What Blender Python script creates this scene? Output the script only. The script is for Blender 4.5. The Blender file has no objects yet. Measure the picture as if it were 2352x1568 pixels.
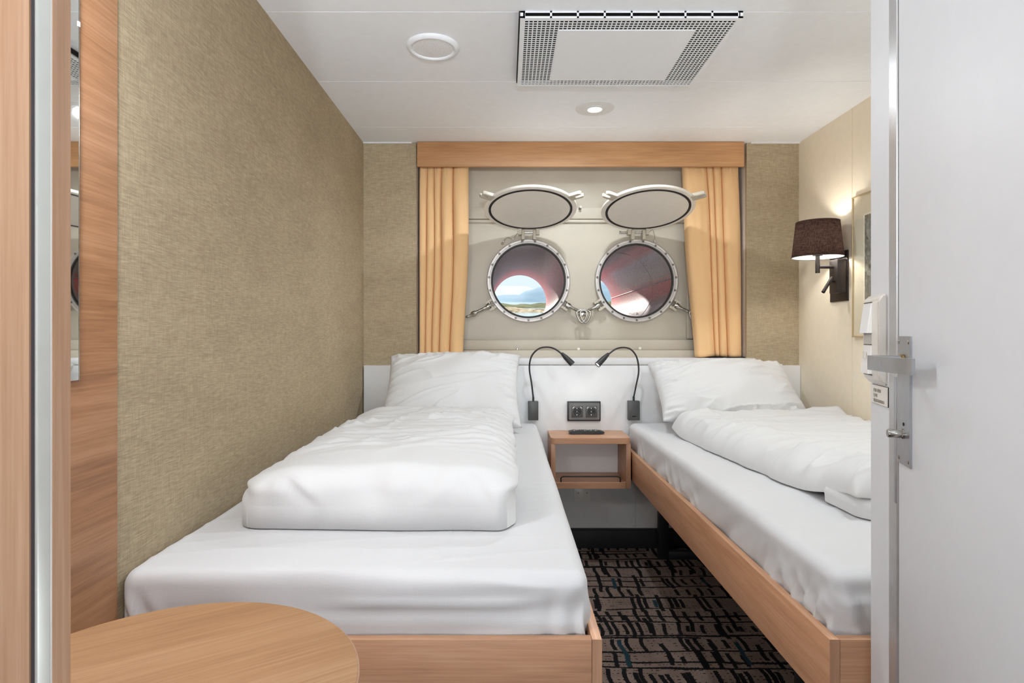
import bpy, bmesh, math, random
from mathutils import Vector, Matrix, noise
random.seed(7)
PI = math.pi
sc = bpy.context.scene
COL = sc.collection
V = Vector

# ------------------------------------------------------------------ camera
cd = bpy.data.cameras.new('camera'); cam = bpy.data.objects.new('camera', cd); COL.objects.link(cam)
cam.location = (0, 0, 1.11); cam.rotation_euler = (PI/2, 0, 0)
cd.sensor_width = 36.0; cd.lens = 1350/2352*36
cd.shift_x = 13/2352; cd.shift_y = -18/2352
cd.clip_start = 0.03; cd.clip_end = 20000
sc.camera = cam
# ------------------------------------------------------------------ exposure
vs = sc.view_settings
sc.display_settings.display_device = 'sRGB'
vs.view_transform = 'Standard'; vs.look = 'None'; vs.gamma = 1; vs.use_curve_mapping = False
vs.exposure = 0.14
sc.cycles.use_denoising = True
sc.cycles.max_bounces = 12; sc.cycles.diffuse_bounces = 8
sc.cycles.transparent_max_bounces = 16
sc.cycles.sample_clamp_indirect = 8
# ------------------------------------------------------------------ sky
w = bpy.data.worlds.new('sky'); sc.world = w; w.use_nodes = True
bg = w.node_tree.nodes['Background']
_n = w.node_tree.nodes; _l = w.node_tree.links
_tc = _n.new('ShaderNodeTexCoord'); _sp = _n.new('ShaderNodeSeparateXYZ'); _l.new(_tc.outputs['Generated'], _sp.inputs[0])
_rp = _n.new('ShaderNodeValToRGB'); _l.new(_sp.outputs[2], _rp.inputs[0])
# pale hazy sky: milky at the horizon, a brighter overcast veil higher up
_rp.color_ramp.elements[0].position = .10; _rp.color_ramp.elements[0].color = (.50, .58, .61, 1)
_rp.color_ramp.elements[1].position = .45; _rp.color_ramp.elements[1].color = (3.6, 3.6, 3.7, 1)
_l.new(_rp.outputs[0], bg.inputs[0]); bg.inputs[1].default_value = 1.0

def lamp(name, kind, loc, energy, color=(1, 1, 1), size=.03, aim=None, angle=None, blend=.3):
    d = bpy.data.lights.new(name, kind); o = bpy.data.objects.new(name, d); COL.objects.link(o)
    o.location = loc; d.energy = energy; d.color = color
    if kind == 'SUN': d.angle = math.radians(angle or .5)
    elif kind == 'AREA': d.shape = 'DISK'; d.size = size
    else: d.shadow_soft_size = size
    if kind == 'SPOT': d.spot_size = math.radians(angle); d.spot_blend = blend
    if aim is not None:
        o.rotation_euler = (V(aim)-V(loc)).to_track_quat('-Z', 'Y').to_euler()
    return o
# sun outside the hull, shining slantwise into the tunnels of the portholes
lamp('sunlight', 'SUN', (0, 9, 6), 2.0, (1, .97, .95), aim=V((0, 9, 6))+V((.20, -1, -.22)), angle=1.0)
COOL = (.86, .935, 1.0)
lamp('downlight_beam', 'SPOT', (.389, 2.585, 2.082), 24, COOL, .03, (.389, 2.585, 0), 165, .6)
lamp('entrance_downlight_beam', 'SPOT', (.34, .95, 2.085), 3, COOL, .035, (.34, .95, 0), 165, .6)
# added fill lights without fixtures, out of view by mirror, bed foot and entrance
lamp('mirror_upper_fill', 'POINT', (-.62, .72, 1.60), 12.5, COOL, .06)
lamp('mirror_lower_fill', 'POINT', (-.66, .70, 1.32), 5, COOL, .05)
lamp('corridor_top_fill', 'SPOT', (-.05, -.45, 2.07), 7, COOL, .04, (0, .95, .6), 112, 1.0)
lamp('door_low_fill', 'SPOT', (-.5, -.35, .62), 14, COOL, .15, (.5, .72, .55), 84, 1.0)
lamp('bed_foot_top_fill', 'SPOT', (1.12, 1.42, 2.08), 22, COOL, .04, (1.12, 1.55, 0), 160, .7)
lamp('bed_foot_side_fill', 'POINT', (1.45, 1.25, 1.90), 1.5, COOL, .04)
lamp('entrance_fill', 'SPOT', (.05, -1.1, 1.35), 125, COOL, .03, (-.15, 2.0, 2.45), 78, 1.0)
lamp('corridor_fill', 'SPOT', (.14, -.95, 1.0), 46, COOL, .25, (-.35, 1.2, .64), 64, 1.0)

# ------------------------------------------------------------------ helpers
def lin(h):
    h = h.lstrip('#'); r = []
    for i in (0, 2, 4):
        c = int(h[i:i+2], 16)/255
        r.append(c/12.92 if c <= .04045 else ((c+.055)/1.055)**2.4)
    return (*r, 1)

class NT:
    def __init__(s, name):
        s.m = bpy.data.materials.new(name); s.m.use_nodes = True
        s.t = s.m.node_tree; s.t.nodes.clear()
        s.out = s.n('ShaderNodeOutputMaterial')
    def n(s, typ, **kw):
        nd = s.t.nodes.new(typ)
        for k, v in kw.items(): setattr(nd, k, v)
        return nd
    def link(s, a, b): s.t.links.new(a, b)
    def put(s, sock, v):
        if hasattr(v, 'node'): s.link(v, sock)
        else: sock.default_value = v
    def math(s, op, a, b=0.0, c=0.0):
        nd = s.n('ShaderNodeMath', operation=op)
        s.put(nd.inputs[0], a); s.put(nd.inputs[1], b); s.put(nd.inputs[2], c)
        return nd.outputs[0]
    def coord(s, scale=(1, 1, 1), rot=(0, 0, 0), loc=(0, 0, 0)):
        tc = s.n('ShaderNodeTexCoord'); mp = s.n('ShaderNodeMapping')
        s.link(tc.outputs['Object'], mp.inputs[0])
        mp.inputs['Scale'].default_value = scale; mp.inputs['Rotation'].default_value = rot; mp.inputs['Location'].default_value = loc
        return mp.outputs[0]
    def noise(s, vec, scale=1, detail=3, rough=.5, dist=0):
        nd = s.n('ShaderNodeTexNoise'); s.link(vec, nd.inputs['Vector'])
        nd.inputs['Scale'].default_value = scale; nd.inputs['Detail'].default_value = detail
        nd.inputs['Roughness'].default_value = rough; nd.inputs['Distortion'].default_value = dist
        return nd.outputs[0]
    def ramp(s, fac, stops, interp='LINEAR'):
        nd = s.n('ShaderNodeValToRGB'); s.link(fac, nd.inputs[0]); cr = nd.color_ramp; cr.interpolation = interp
        while len(cr.elements) < len(stops): cr.elements.new(.5)
        for e, (p, c) in zip(cr.elements, stops): e.position = p; e.color = lin(c) if isinstance(c, str) else c
        return nd.outputs[0]
    def mix(s, fac, a, b):
        nd = s.n('ShaderNodeMix', data_type='RGBA'); s.put(nd.inputs[0], fac); s.put(nd.inputs[6], a); s.put(nd.inputs[7], b)
        return nd.outputs[2]
    def bump(s, h, strength=.2, dist=.002):
        nd = s.n('ShaderNodeBump'); s.link(h, nd.inputs['Height'])
        nd.inputs['Strength'].default_value = strength; nd.inputs['Distance'].default_value = dist
        return nd.outputs[0]
    def bsdf(s, col, rough=.5, metal=0, normal=None, spec=.5, **kw):
        b = s.n('ShaderNodeBsdfPrincipled')
        s.put(b.inputs['Base Color'], col); s.put(b.inputs['Roughness'], rough); s.put(b.inputs['Metallic'], metal)
        b.inputs['Specular IOR Level'].default_value = spec
        if normal is not None: s.link(normal, b.inputs['Normal'])
        for k, v in kw.items(): s.put(b.inputs[k.replace('_', ' ')], v)
        s.link(b.outputs[0], s.out.inputs[0]); return b

def plain(name, hexc, rough=.5, metal=0, var=.06, scale=30, bump=0, spec=.5, bscale=400, **kw):
    t = NT(name); c = t.coord(); n = t.noise(c, scale, 3)
    a = lin(hexc); lo = tuple(max(0, x*(1-var)) for x in a[:3])+(1,); hi = tuple(min(1, x*(1+var)) for x in a[:3])+(1,)
    col = t.ramp(n, [(.3, lo), (.7, hi)])
    nm = t.bump(t.noise(c, bscale, 2), bump, .001) if bump else None
    t.bsdf(col, rough, metal, nm, spec, **kw); return t.m

def wood(name, axis='X', cols=('#a1765a', '#b98c6c', '#c79d7e'), rot=0, rough=.42, fine=1.0):
    t = NT(name)
    al, ac = 1.1, 14.0
    sc_ = {'X': (al, ac, ac), 'Y': (ac, al, ac), 'Z': (ac, ac, al)}[axis]
    fs = {'X': (6, 260, 260), 'Y': (260, 6, 260), 'Z': (260, 260, 6)}[axis]
    r = (0, 0, rot)
    c0 = t.coord((1, 1, 1), r)
    wv = t.n('ShaderNodeVectorMath', operation='MULTIPLY'); t.link(c0, wv.inputs[0]); wv.inputs[1].default_value = sc_
    wf = t.n('ShaderNodeVectorMath', operation='MULTIPLY'); t.link(c0, wf.inputs[0]); wf.inputs[1].default_value = fs
    big = t.noise(wv.outputs[0], 1.0, 4, .55, .6)
    fin = t.noise(wf.outputs[0], 1.0, 3, .6)
    mid = t.noise(wv.outputs[0], 5.0, 3, .6, .3)
    f = t.math('ADD', t.math('MULTIPLY', big, .55), t.math('MULTIPLY', mid, .25))
    f = t.math('ADD', f, t.math('MULTIPLY', fin, .36*fine))
    col = t.ramp(f, [(.42, cols[0]), (.58, cols[1]), (.72, cols[2])])
    t.bsdf(col, rough, 0, t.bump(fin, .12, .0006)); return t.m

def linen(name, cols, k=1.0):
    t = NT(name)
    h = t.noise(t.coord((34*k, 34*k, 760*k)), 1, 3, .6); v = t.noise(t.coord((760*k, 760*k, 34*k)), 1, 3, .6)
    b = t.noise(t.coord((3, 3, 9)), 1, 3)
    f = t.math('ADD', t.math('MULTIPLY', h, .55), t.math('MULTIPLY', v, .33))
    f = t.math('ADD', f, t.math('MULTIPLY', b, .12))
    col = t.ramp(f, [(.39, cols[0]), (.50, cols[1]), (.61, cols[2])])
    t.bsdf(col, .85, 0, t.bump(f, .22, .0008), .2); return t.m

OFF = {}
def mk(name, bm, mat, parent=None, smooth=True, angle=38, kind=None, solid=0):
    """link a bmesh (in the frame of its thing) as one mesh object whose origin is its centre"""
    bmesh.ops.remove_doubles(bm, verts=bm.verts, dist=1e-6)
    bmesh.ops.recalc_face_normals(bm, faces=bm.faces)
    lo = V([min(v.co[i] for v in bm.verts) for i in range(3)]); hi = V([max(v.co[i] for v in bm.verts) for i in range(3)])
    c = (lo+hi)/2
    for v in bm.verts: v.co -= c
    me = bpy.data.meshes.new(name); bm.to_mesh(me); bm.free()
    if smooth:
        for p in me.polygons: p.use_smooth = True
        me.set_sharp_from_angle(angle=math.radians(angle))
    o = bpy.data.objects.new(name, me); COL.objects.link(o)
    me.materials.append(mat)
    o.location = c - (OFF[parent] if parent else V((0, 0, 0))); OFF[o] = c
    if parent: o.parent = parent
    if solid:
        md = o.modifiers.new('thickness', 'SOLIDIFY'); md.thickness = solid; md.offset = 0
    if kind: o['kind'] = kind
    return o
def thing(name, loc, label=None, cat=None, group=None, kind=None, rotz=0, local=False):
    o = bpy.data.objects.new(name, None); COL.objects.link(o); o.empty_display_size = .05
    o.location = loc; o.rotation_euler = (0, 0, rotz)
    OFF[o] = V((0, 0, 0)) if local else V(loc)
    tag(o, label, cat, group, kind); return o
def tag(o, label=None, cat=None, group=None, kind=None):
    if label: o['label'] = label
    if cat: o['category'] = cat
    if group: o['group'] = group
    if kind: o['kind'] = kind
    return o

def box(bm, x0, x1, y0, y1, z0, z1, bev=0, seg=2):
    r = bmesh.ops.create_cube(bm, size=1, matrix=Matrix.Translation(((x0+x1)/2, (y0+y1)/2, (z0+z1)/2)) @ Matrix.Diagonal((x1-x0, y1-y0, z1-z0, 1)))
    if bev:
        es = list({e for v in r['verts'] for e in v.link_edges})
        bmesh.ops.bevel(bm, geom=es, offset=bev, segments=seg, affect='EDGES', profile=.5)
    return bm
def BX(*a, **k): return box(bmesh.new(), *a, **k)
def basis(ax):
    ax = V(ax).normalized(); h = V((0, 0, 1)) if abs(ax.z) < .9 else V((1, 0, 0))
    u = ax.cross(h).normalized(); return ax, u, ax.cross(u).normalized()
def lathe(bm, prof, o, ax, n=48, closed=False):
    ax, u, v = basis(ax); o = V(o); rings = []
    for r, h in prof:
        if r < 1e-6: rings.append([bm.verts.new(o+ax*h)])
        else: rings.append([bm.verts.new(o+ax*h+(u*math.cos(2*PI*i/n)+v*math.sin(2*PI*i/n))*r) for i in range(n)])
    m = len(rings)
    for k in range(m if closed else m-1):
        A, B = rings[k], rings[(k+1) % m]
        for i in range(n):
            j = (i+1) % n
            if len(A) == 1 and len(B) == 1: continue
            if len(A) == 1: bm.faces.new((A[0], B[i], B[j]))
            elif len(B) == 1: bm.faces.new((A[i], A[j], B[0]))
            else: bm.faces.new((A[i], A[j], B[j], B[i]))
    return bm
def cyl(bm, a, b, r, n=24, r2=None):
    a, b = V(a), V(b); L = (b-a).length
    return lathe(bm, [(0, 0), (r, 0), (r if r2 is None else r2, L), (0, L)], a, b-a, n)
def catmull(pts, k=8, closed=False):
    pts = [V(p) for p in pts]; out = []; n = len(pts)
    g = (lambda i: pts[i % n]) if closed else (lambda i: pts[max(0, min(n-1, i))])
    for i in range(n if closed else n-1):
        p0, p1, p2, p3 = g(i-1), g(i), g(i+1), g(i+2)
        for j in range(k):
            t = j/k
            out.append(.5*((2*p1)+(p2-p0)*t+(2*p0-5*p1+4*p2-p3)*t*t+(3*p1-p0-3*p2+p3)*t**3))
    if not closed: out.append(pts[-1])
    return out
def tube(bm, pts, r, n=12, closed=False):
    pts = [V(p) for p in pts]; m = len(pts); rings = []; prev = None
    for i, p in enumerate(pts):
        a = pts[(i-1) % m] if closed else pts[max(0, i-1)]; b = pts[(i+1) % m] if closed else pts[min(m-1, i+1)]
        t = (b-a).normalized()
        if prev is None: _, u, _ = basis(t)
        else: u = (prev - t*prev.dot(t)).normalized()
        prev = u; v = t.cross(u); rr = r[i] if isinstance(r, (list, tuple)) else r
        rings.append([bm.verts.new(p+(u*math.cos(2*PI*k/n)+v*math.sin(2*PI*k/n))*rr) for k in range(n)])
    for i in range(m if closed else m-1):
        A, B = rings[i], rings[(i+1) % m]
        for k in range(n): bm.faces.new((A[k], A[(k+1) % n], B[(k+1) % n], B[k]))
    if not closed:
        bm.faces.new(rings[0]); bm.faces.new(rings[-1][::-1])
    return bm
def prism(bm, pts, ext):
    """polygon (3D points) extruded by vector ext"""
    ext = V(ext); A = [bm.verts.new(V(p)) for p in pts]; B = [bm.verts.new(V(p)+ext) for p in pts]
    bm.faces.new(A); bm.faces.new(B[::-1]); n = len(A)
    for i in range(n): bm.faces.new((A[i], B[i], B[(i+1) % n], A[(i+1) % n]))
    return bm
def rrect(x0, x1, y0, y1, r, seg=6, corners=(1, 1, 1, 1)):
    P = []
    for k, (cx, cy, a0) in enumerate(((x1-r, y1-r, 0), (x0+r, y1-r, 90), (x0+r, y0+r, 180), (x1-r, y0+r, 270))):
        if corners[k]:
            for i in range(seg+1):
                a = math.radians(a0+90*i/seg); P.append((cx+r*math.cos(a), cy+r*math.sin(a)))
        else:
            a = math.radians(a0+45); P.append((cx+r*(1 if math.cos(a) > 0 else -1), cy+r*(1 if math.sin(a) > 0 else -1)))
    return P
def rounded_box(c, h, r, step, disp=None, edge=5):
    """box with rounded edges as a dense mesh for cloth; disp(p, n) -> p"""
    c = V(c); h = V(h)
    def axis(hv):
        inner = hv-r; n = max(2, int(2*inner/step)); A = [-hv + r*(i/edge) for i in range(edge)]
        A += [-inner+2*inner*i/n for i in range(n+1)]; A += [hv-r*(1-(i+1)/edge) for i in range(edge)]
        return A
    L = [axis(h[i]) for i in range(3)]; bm = bmesh.new(); D = {}
    def vert(p):
        k = tuple(round(x, 6) for x in p)
        if k not in D:
            q = V([max(-(h[i]-r), min(h[i]-r, p[i])) for i in range(3)]); d = V(p)-q
            nn = d.normalized(); w_ = q+nn*r+c
            D[k] = bm.verts.new(disp(w_, nn) if disp else w_)
        return D[k]
    for a in range(3):
        b, e = (a+1) % 3, (a+2) % 3
        for s in (-1, 1):
            for i in range(len(L[b])-1):
                for j in range(len(L[e])-1):
                    q = []
                    for (ii, jj) in ((i, j), (i+1, j), (i+1, j+1), (i, j+1)):
                        p = [0, 0, 0]; p[a] = s*h[a]; p[b] = L[b][ii]; p[e] = L[e][jj]; q.append(vert(p))
                    try: bm.faces.new(q)
                    except ValueError: pass
    return bm
def nz(x, y, z=0.0): return noise.noise(V((x, y, z)))
def ridge(x, y, ang, fa, fc, seed, pw=5):
    """thin crease lines running along angle ang: fa = frequency along, fc = across"""
    ca, sa = math.cos(ang), math.sin(ang)
    n = nz((x*ca+y*sa)*fa+seed*7.1, (-x*sa+y*ca)*fc+seed*3.3, seed)
    return max(0, 1-abs(n)*1.6)**pw
def sm(a, b, x):
    t = max(0, min(1, (x-a)/(b-a))); return t*t*(3-2*t)
def px(x, y, d): return V(((x-1163)*d/1350, d, 1.11+(766-y)*d/1350))
def text_mesh(name, body, size, mat, parent, loc, rx=PI/2, ext=.0003):
    cu = bpy.data.curves.new(name, 'FONT'); cu.body = body; cu.size = size; cu.extrude = ext; cu.align_x = 'LEFT'
    to = bpy.data.objects.new(name, cu); me = bpy.data.meshes.new_from_object(to)
    bpy.data.objects.remove(to); me.name = name; me.materials.append(mat)
    o = bpy.data.objects.new(name, me); COL.objects.link(o); o.parent = parent
    o.location = V(loc)-OFF[parent]; o.rotation_euler = (rx, 0, 0); OFF[o] = V(loc); return o

# ------------------------------------------------------------------ materials
M = {}
M['ceiling'] = plain('ceiling_laminate', '#eef1f5', .45, var=.015, spec=.4)
M['cream'] = plain('cream_wall_panel', '#ece0ca', .5, var=.02, spec=.4)
M['white_wall'] = plain('white_wall_panel', '#d6d4d0', .5, var=.02)
M['linen'] = linen('olive_linen_wallpaper', ('#978770', '#ab9b80', '#bdae92'))
M['white'] = plain('white_laminate', '#dedede', .38, var=.01)
M['woodX'] = wood('oak_grain_lengthwise', 'X')
M['woodY'] = wood('oak_grain_deep', 'Y', ('#b58663', '#cb9a76', '#d8aa88'))
M['woodZ'] = wood('oak_grain_upright', 'Z', ('#a0755a', '#b38b6e', '#c29c80'))
M['wood_panel'] = wood('oak_wall_panel', 'Y', ('#875b3c', '#a3744f', '#b38562'))
M['wood_table'] = wood('oak_table_top', 'X', ('#84603f', '#96714f', '#a48160'), rot=-math.radians(33))
M['wood_val'] = wood('oak_pelmet', 'X', ('#a2734b', '#b8885c', '#c4986c'))
M['door'] = plain('satin_white_door_paint', '#dfe1e4', .48, var=.01, bump=.03)
M['alu'] = plain('brushed_aluminium', '#b2b4b7', .36, .8, var=.05, scale=60)
M['alu_dull'] = plain('dull_aluminium', '#c6c6c6', .3, .6, var=.06)
M['chrome'] = plain('polished_steel', '#b9b6b0', .22, 1, var=.15, scale=80)
M['steel'] = plain('porthole_ring_metal', '#c4bfbb', .45, .55, var=.06, scale=20)
M['hull'] = plain('beige_hull_paint', '#bdb4a4', .45, var=.03, scale=9, bump=.08, bscale=60)
M['cover'] = plain('glossy_beige_cover_paint', '#ece6dc', .3, var=.02)
M['rubber'] = plain('black_rubber', '#171717', .6)
M['black'] = plain('black_plastic', '#2a2a2b', .45)
M['black_metal'] = plain('black_powder_coat', '#1b1a1a', .5)
M['dark_bronze'] = plain('dark_bronze_metal', '#2e2725', .42, .3)
M['dark'] = plain('dark_void', '#0b0b0b', .9)
M['skirting'] = plain('charcoal_skirting', '#232123', .6, bump=.1)
M['grey_plastic'] = plain('anthracite_plastic', '#4b4b4a', .4)
M['switch'] = plain('ivory_white_plastic', '#e6e1d8', .3, var=.01)
M['rocker'] = plain('white_rocker_plastic', '#f0efec', .22, var=.01)
M['card'] = plain('grey_card', '#bdb9b2', .5)
M['screw'] = plain('worn_screw_steel', '#77716b', .4, .7, var=.2)
M['frame_grey'] = plain('satin_grey_plastic', '#6e6e6d', .35)
M['strip'] = plain('pale_silver_strip', '#c6c5c0', .28, .35, var=.03)
M['card_ink'] = plain('grey_engraving', '#a0988f', .6)
M['seal'] = plain('dark_seal', '#3a3336', .7)

def cloth_mat(name, hexc, rough=.9, wv=900, b=.25, sheen=.15):
    t = NT(name); c = t.coord((1, 1, 1))
    f = t.math('ADD', t.noise(t.coord((wv, 40, 40)), 1, 2), t.noise(t.coord((40, wv, wv)), 1, 2))
    a = lin(hexc); lo = tuple(x*.97 for x in a[:3])+(1,)
    bs = t.bsdf(t.ramp(t.noise(c, 4, 2), [(.3, lo), (.7, a)]), rough, 0, t.bump(f, b, .0006), .2)
    bs.inputs['Sheen Weight'].default_value = sheen; return t.m
M['sheet'] = cloth_mat('white_cotton_sheet', '#d1d1d2', .85)
M['duvet'] = cloth_mat('white_cotton_duvet', '#d6d6d6', .85)
M['curtain'] = cloth_mat('tan_curtain_cloth', '#ebc290', .85, 700, .2, .1)

def carpet():
    t = NT('patterned_carpet')
    tc = t.n('ShaderNodeTexCoord'); sep = t.n('ShaderNodeSeparateXYZ'); t.link(tc.outputs['Object'], sep.inputs[0])
    P = tc.outputs['Object']; X, Y = sep.outputs[0], sep.outputs[1]
    jit = t.math('MULTIPLY', t.math('SUBTRACT', t.noise(P, 160, 2), .5), .010)
    slow = t.math('MULTIPLY', t.math('SUBTRACT', t.noise(t.coord((3, 9, 1)), 1, 2), .5), .05)
    Yw = t.math('ADD', t.math('ADD', Y, jit), slow)
    Xw = t.math('ADD', t.math('ADD', X, jit), t.math('MULTIPLY', t.math('SUBTRACT', t.noise(t.coord((2, 7, 1)), 1, 1), .5), .05))
    def wn(a, b, seed):
        c = t.n('ShaderNodeCombineXYZ'); t.put(c.inputs[0], a); t.put(c.inputs[1], b); c.inputs[2].default_value = seed
        n_ = t.n('ShaderNodeTexWhiteNoise', noise_dimensions='3D'); t.link(c.outputs[0], n_.inputs[0]); return n_.outputs[0]
    def lines(per, wid, seed, gate):
        q = t.math('DIVIDE', Yw, per); r = t.math('FLOOR', q); f = t.math('FRACT', q)
        ln = t.math('LESS_THAN', f, wid)
        seg = wn(t.math('FLOOR', t.math('DIVIDE', X, .31)), r, seed)
        return t.math('MULTIPLY', ln, t.math('GREATER_THAN', seg, gate))
    def dashes(cx, cy, seed, wid, gate):
        qy = t.math('DIVIDE', Yw, cy); ry = t.math('FLOOR', qy); fy = t.math('FRACT', qy)
        qx = t.math('ADD', t.math('DIVIDE', Xw, cx), t.math('MULTIPLY', wn(ry, 0.0, seed+3), 5.0)); rx = t.math('FLOOR', qx); fx = t.math('FRACT', qx)
        rnd = wn(rx, ry, seed); rl = wn(rx, ry, seed+1)
        a = t.math('LESS_THAN', t.math('ABSOLUTE', t.math('SUBTRACT', fx, t.math('ADD', .3, t.math('MULTIPLY', rl, .4)))), wid)
        b = t.math('LESS_THAN', t.math('ABSOLUTE', t.math('SUBTRACT', fy, .5)), t.math('ADD', .22, t.math('MULTIPLY', rl, .34)))
        d = t.math('MULTIPLY', t.math('MULTIPLY', a, b), t.math('GREATER_THAN', rnd, gate))
        return d, t.math('MULTIPLY', d, t.math('GREATER_THAN', rnd, .985))
    L = t.math('MAXIMUM', lines(.105, .095, 1, .08), lines(.163, .065, 2, .25))
    d1, t1 = dashes(.050, .105, 11, .15, .2)
    d2, t2 = dashes(.083, .19, 21, .10, .35)
    # small dotted rows
    qd = t.math('DIVIDE', t.math('ADD', Y, t.math('MULTIPLY', jit, .3)), .017); fd = t.math('LESS_THAN', t.math('FRACT', qd), .3)
    dots = t.math('MULTIPLY', fd, t.math('GREATER_THAN', t.noise(t.coord((95, 22, 1)), 1, 2), .57))
    K = t.math('MAXIMUM', t.math('MAXIMUM', L, d1), t.math('MAXIMUM', d2, t.math('MULTIPLY', dots, .85)))
    base = t.ramp(t.noise(P, 14, 3), [(.3, '#887368'), (.7, '#9f897c')])
    fib = t.noise(P, 900, 2)
    c1 = t.mix(K, base, lin('#1b191b')); c2 = t.mix(t.math('MAXIMUM', t1, t2), c1, lin('#27434c'))
    c3 = t.mix(t.math('MULTIPLY', fib, .35), c2, (0.02, .018, .018, 1))
    t.bsdf(c3, .95, 0, t.bump(fib, .5, .002), .1); return t.m
M['carpet'] = carpet()

def glass_mat():
    t = NT('porthole_glass'); g = t.n('ShaderNodeBsdfGlossy'); g.inputs['Roughness'].default_value = .01
    tr = t.n('ShaderNodeBsdfTransparent'); tr.inputs[0].default_value = (.97, .985, .98, 1)
    lw = t.n('ShaderNodeLayerWeight'); lw.inputs[0].default_value = .5
    fr_ = t.math('ADD', .02, t.math('MULTIPLY', .9, t.math('POWER', lw.outputs['Facing'], 5.0))); fr = fr_.node
    mx = t.n('ShaderNodeMixShader'); t.link(fr.outputs[0], mx.inputs[0]); t.link(tr.outputs[0], mx.inputs[1]); t.link(g.outputs[0], mx.inputs[2])
    t.link(mx.outputs[0], t.out.inputs[0]); return t.m
M['glass'] = glass_mat()
def mirror_mat():
    t = NT('mirror_silver'); t.bsdf((.86, .88, .87, 1), .02, 1); return t.m
M['mirror'] = mirror_mat()
def emit(name, col, s):
    t = NT(name); e = t.n('ShaderNodeEmission'); e.inputs[0].default_value = (*col, 1); e.inputs[1].default_value = s
    t.link(e.outputs[0], t.out.inputs[0]); return t.m
M['led'] = emit('lit_lens', (1, .98, .96), 4)
M['bulb'] = emit('lit_bulb', (1, .86, .68), 14)
def tunnel_reflection_paint(turn, stops):
    t = NT('hull_paint_with_reflection_bands')
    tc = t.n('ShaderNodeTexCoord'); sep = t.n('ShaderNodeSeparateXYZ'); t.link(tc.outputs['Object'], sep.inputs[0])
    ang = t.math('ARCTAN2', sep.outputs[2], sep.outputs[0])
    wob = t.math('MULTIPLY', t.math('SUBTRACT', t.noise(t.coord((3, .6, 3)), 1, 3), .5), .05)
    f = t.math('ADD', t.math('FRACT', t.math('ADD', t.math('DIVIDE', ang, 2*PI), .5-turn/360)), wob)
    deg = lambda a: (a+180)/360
    col = t.ramp(f, [(deg(p), c) for p, c in stops])  # reflections and the sun streak are painted as bands round the tunnel
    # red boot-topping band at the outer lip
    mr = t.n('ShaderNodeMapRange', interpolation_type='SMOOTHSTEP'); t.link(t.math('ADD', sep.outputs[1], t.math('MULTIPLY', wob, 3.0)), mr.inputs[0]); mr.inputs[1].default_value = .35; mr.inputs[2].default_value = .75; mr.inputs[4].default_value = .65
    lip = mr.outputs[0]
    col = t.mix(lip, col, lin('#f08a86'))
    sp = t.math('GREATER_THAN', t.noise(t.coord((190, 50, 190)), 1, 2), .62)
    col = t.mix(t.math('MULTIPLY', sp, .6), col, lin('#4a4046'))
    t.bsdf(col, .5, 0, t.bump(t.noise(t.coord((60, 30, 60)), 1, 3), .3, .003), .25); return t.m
TUN = [tunnel_reflection_paint(0, [(-175, '#b9aeb4'), (-110, '#b7a1a8'), (-72, '#e3deea'), (-34, '#f2eff8'), (-20, '#cdb3ab'), (-8, '#f4a29d'), (36, '#f3908c'), (56, '#cfa79b'), (82, '#bcada9'), (112, '#b4a8aa'), (150, '#adb2c0'), (178, '#b9aeb4')]),
       tunnel_reflection_paint(0, [(-175, '#bfaeb1'), (-110, '#b7a1a8'), (-72, '#d9d2de'), (-30, '#f0edf6'), (-20, '#c9b2ac'), (-9, '#f4908c'), (8, '#f28c88'), (16, '#c7a9a0'), (28, '#bdb3b4'), (50, '#d6d2dc'), (60, '#e88481'), (70, '#e2807d'), (80, '#a07a80'), (100, '#cbbab6'), (150, '#bebac3'), (178, '#bfaeb1')])]

# ------------------------------------------------------------------ room shell
XL, XR, YB, ZC = -.741, 1.518, 3.05, 2.10
mk('floor', BX(-.9, 1.7, -1.4, 3.4, -.05, 0), M['carpet'], smooth=False, kind='structure')
bm = bmesh.new()
ys = [-1.4, -.7, -.192, .308, .808, 1.308, 1.808, 2.308, 2.82, 3.40]
for a, b in zip(ys, ys[1:]): box(bm, XL-.1, XR+.1, a+.0012, b-.0012, ZC, ZC+.012, .001, 1)
box(bm, XL-.1, XR+.1, -1.4, 3.4, ZC+.008, ZC+.05)
mk('ceiling', bm, M['ceiling'], smooth=False, kind='structure')
mk('wall_left', BX(XL-.08, XL, -1.4, 3.13, 0, ZC+.02), M['linen'], smooth=False, kind='structure')
bm = bmesh.new()
for a, b in ((1.0, 1.45), (1.45, 2.018), (2.018, 2.58), (2.58, 3.13)): box(bm, XR, XR+.02, a+.0008, b-.0008, 0, ZC+.02, .0008, 1)
box(bm, XR+.005, XR+.08, 1.0, 3.13, 0, ZC+.02)
mk('wall_right', bm, M['cream'], smooth=False, kind='structure')
# back wall: linen cheeks either side of the window recess, white panel below
bm = bmesh.new()
box(bm, XL, -.468, YB, YB+.08, .93, ZC+.01); box(bm, 1.247, XR, YB, YB+.08, .93, ZC+.01)
mk('wall_back', bm, M['linen'], smooth=False, kind='structure')
bm = bmesh.new()
for a, b in ((XL, -.2), (-.2, .671), (.671, XR)): box(bm, a+.0008, b-.0008, YB, YB+.05, 0, .929, .0008, 1)
box(bm, XL, XR, YB+.004, YB+.08, 0, .929)
mk('wall_back_lower', bm, M['white_wall'], smooth=False, kind='structure')
bm = bmesh.new(); box(bm, XL, XR, YB-.012, YB, 0, .094, .002); box(bm, XL, XR, YB-.016, YB, .094, .103, .002)
mk('baseboard_back', bm, M['skirting'], kind='structure')
mk('baseboard_right', BX(XR-.012, XR, 1.1, YB-.016, 0, .1, .002), M['skirting'], kind='structure')
mk('baseboard_left', BX(XL, XL+.012, 1.12, YB-.016, 0, .1, .002), M['skirting'], kind='structure')
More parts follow.
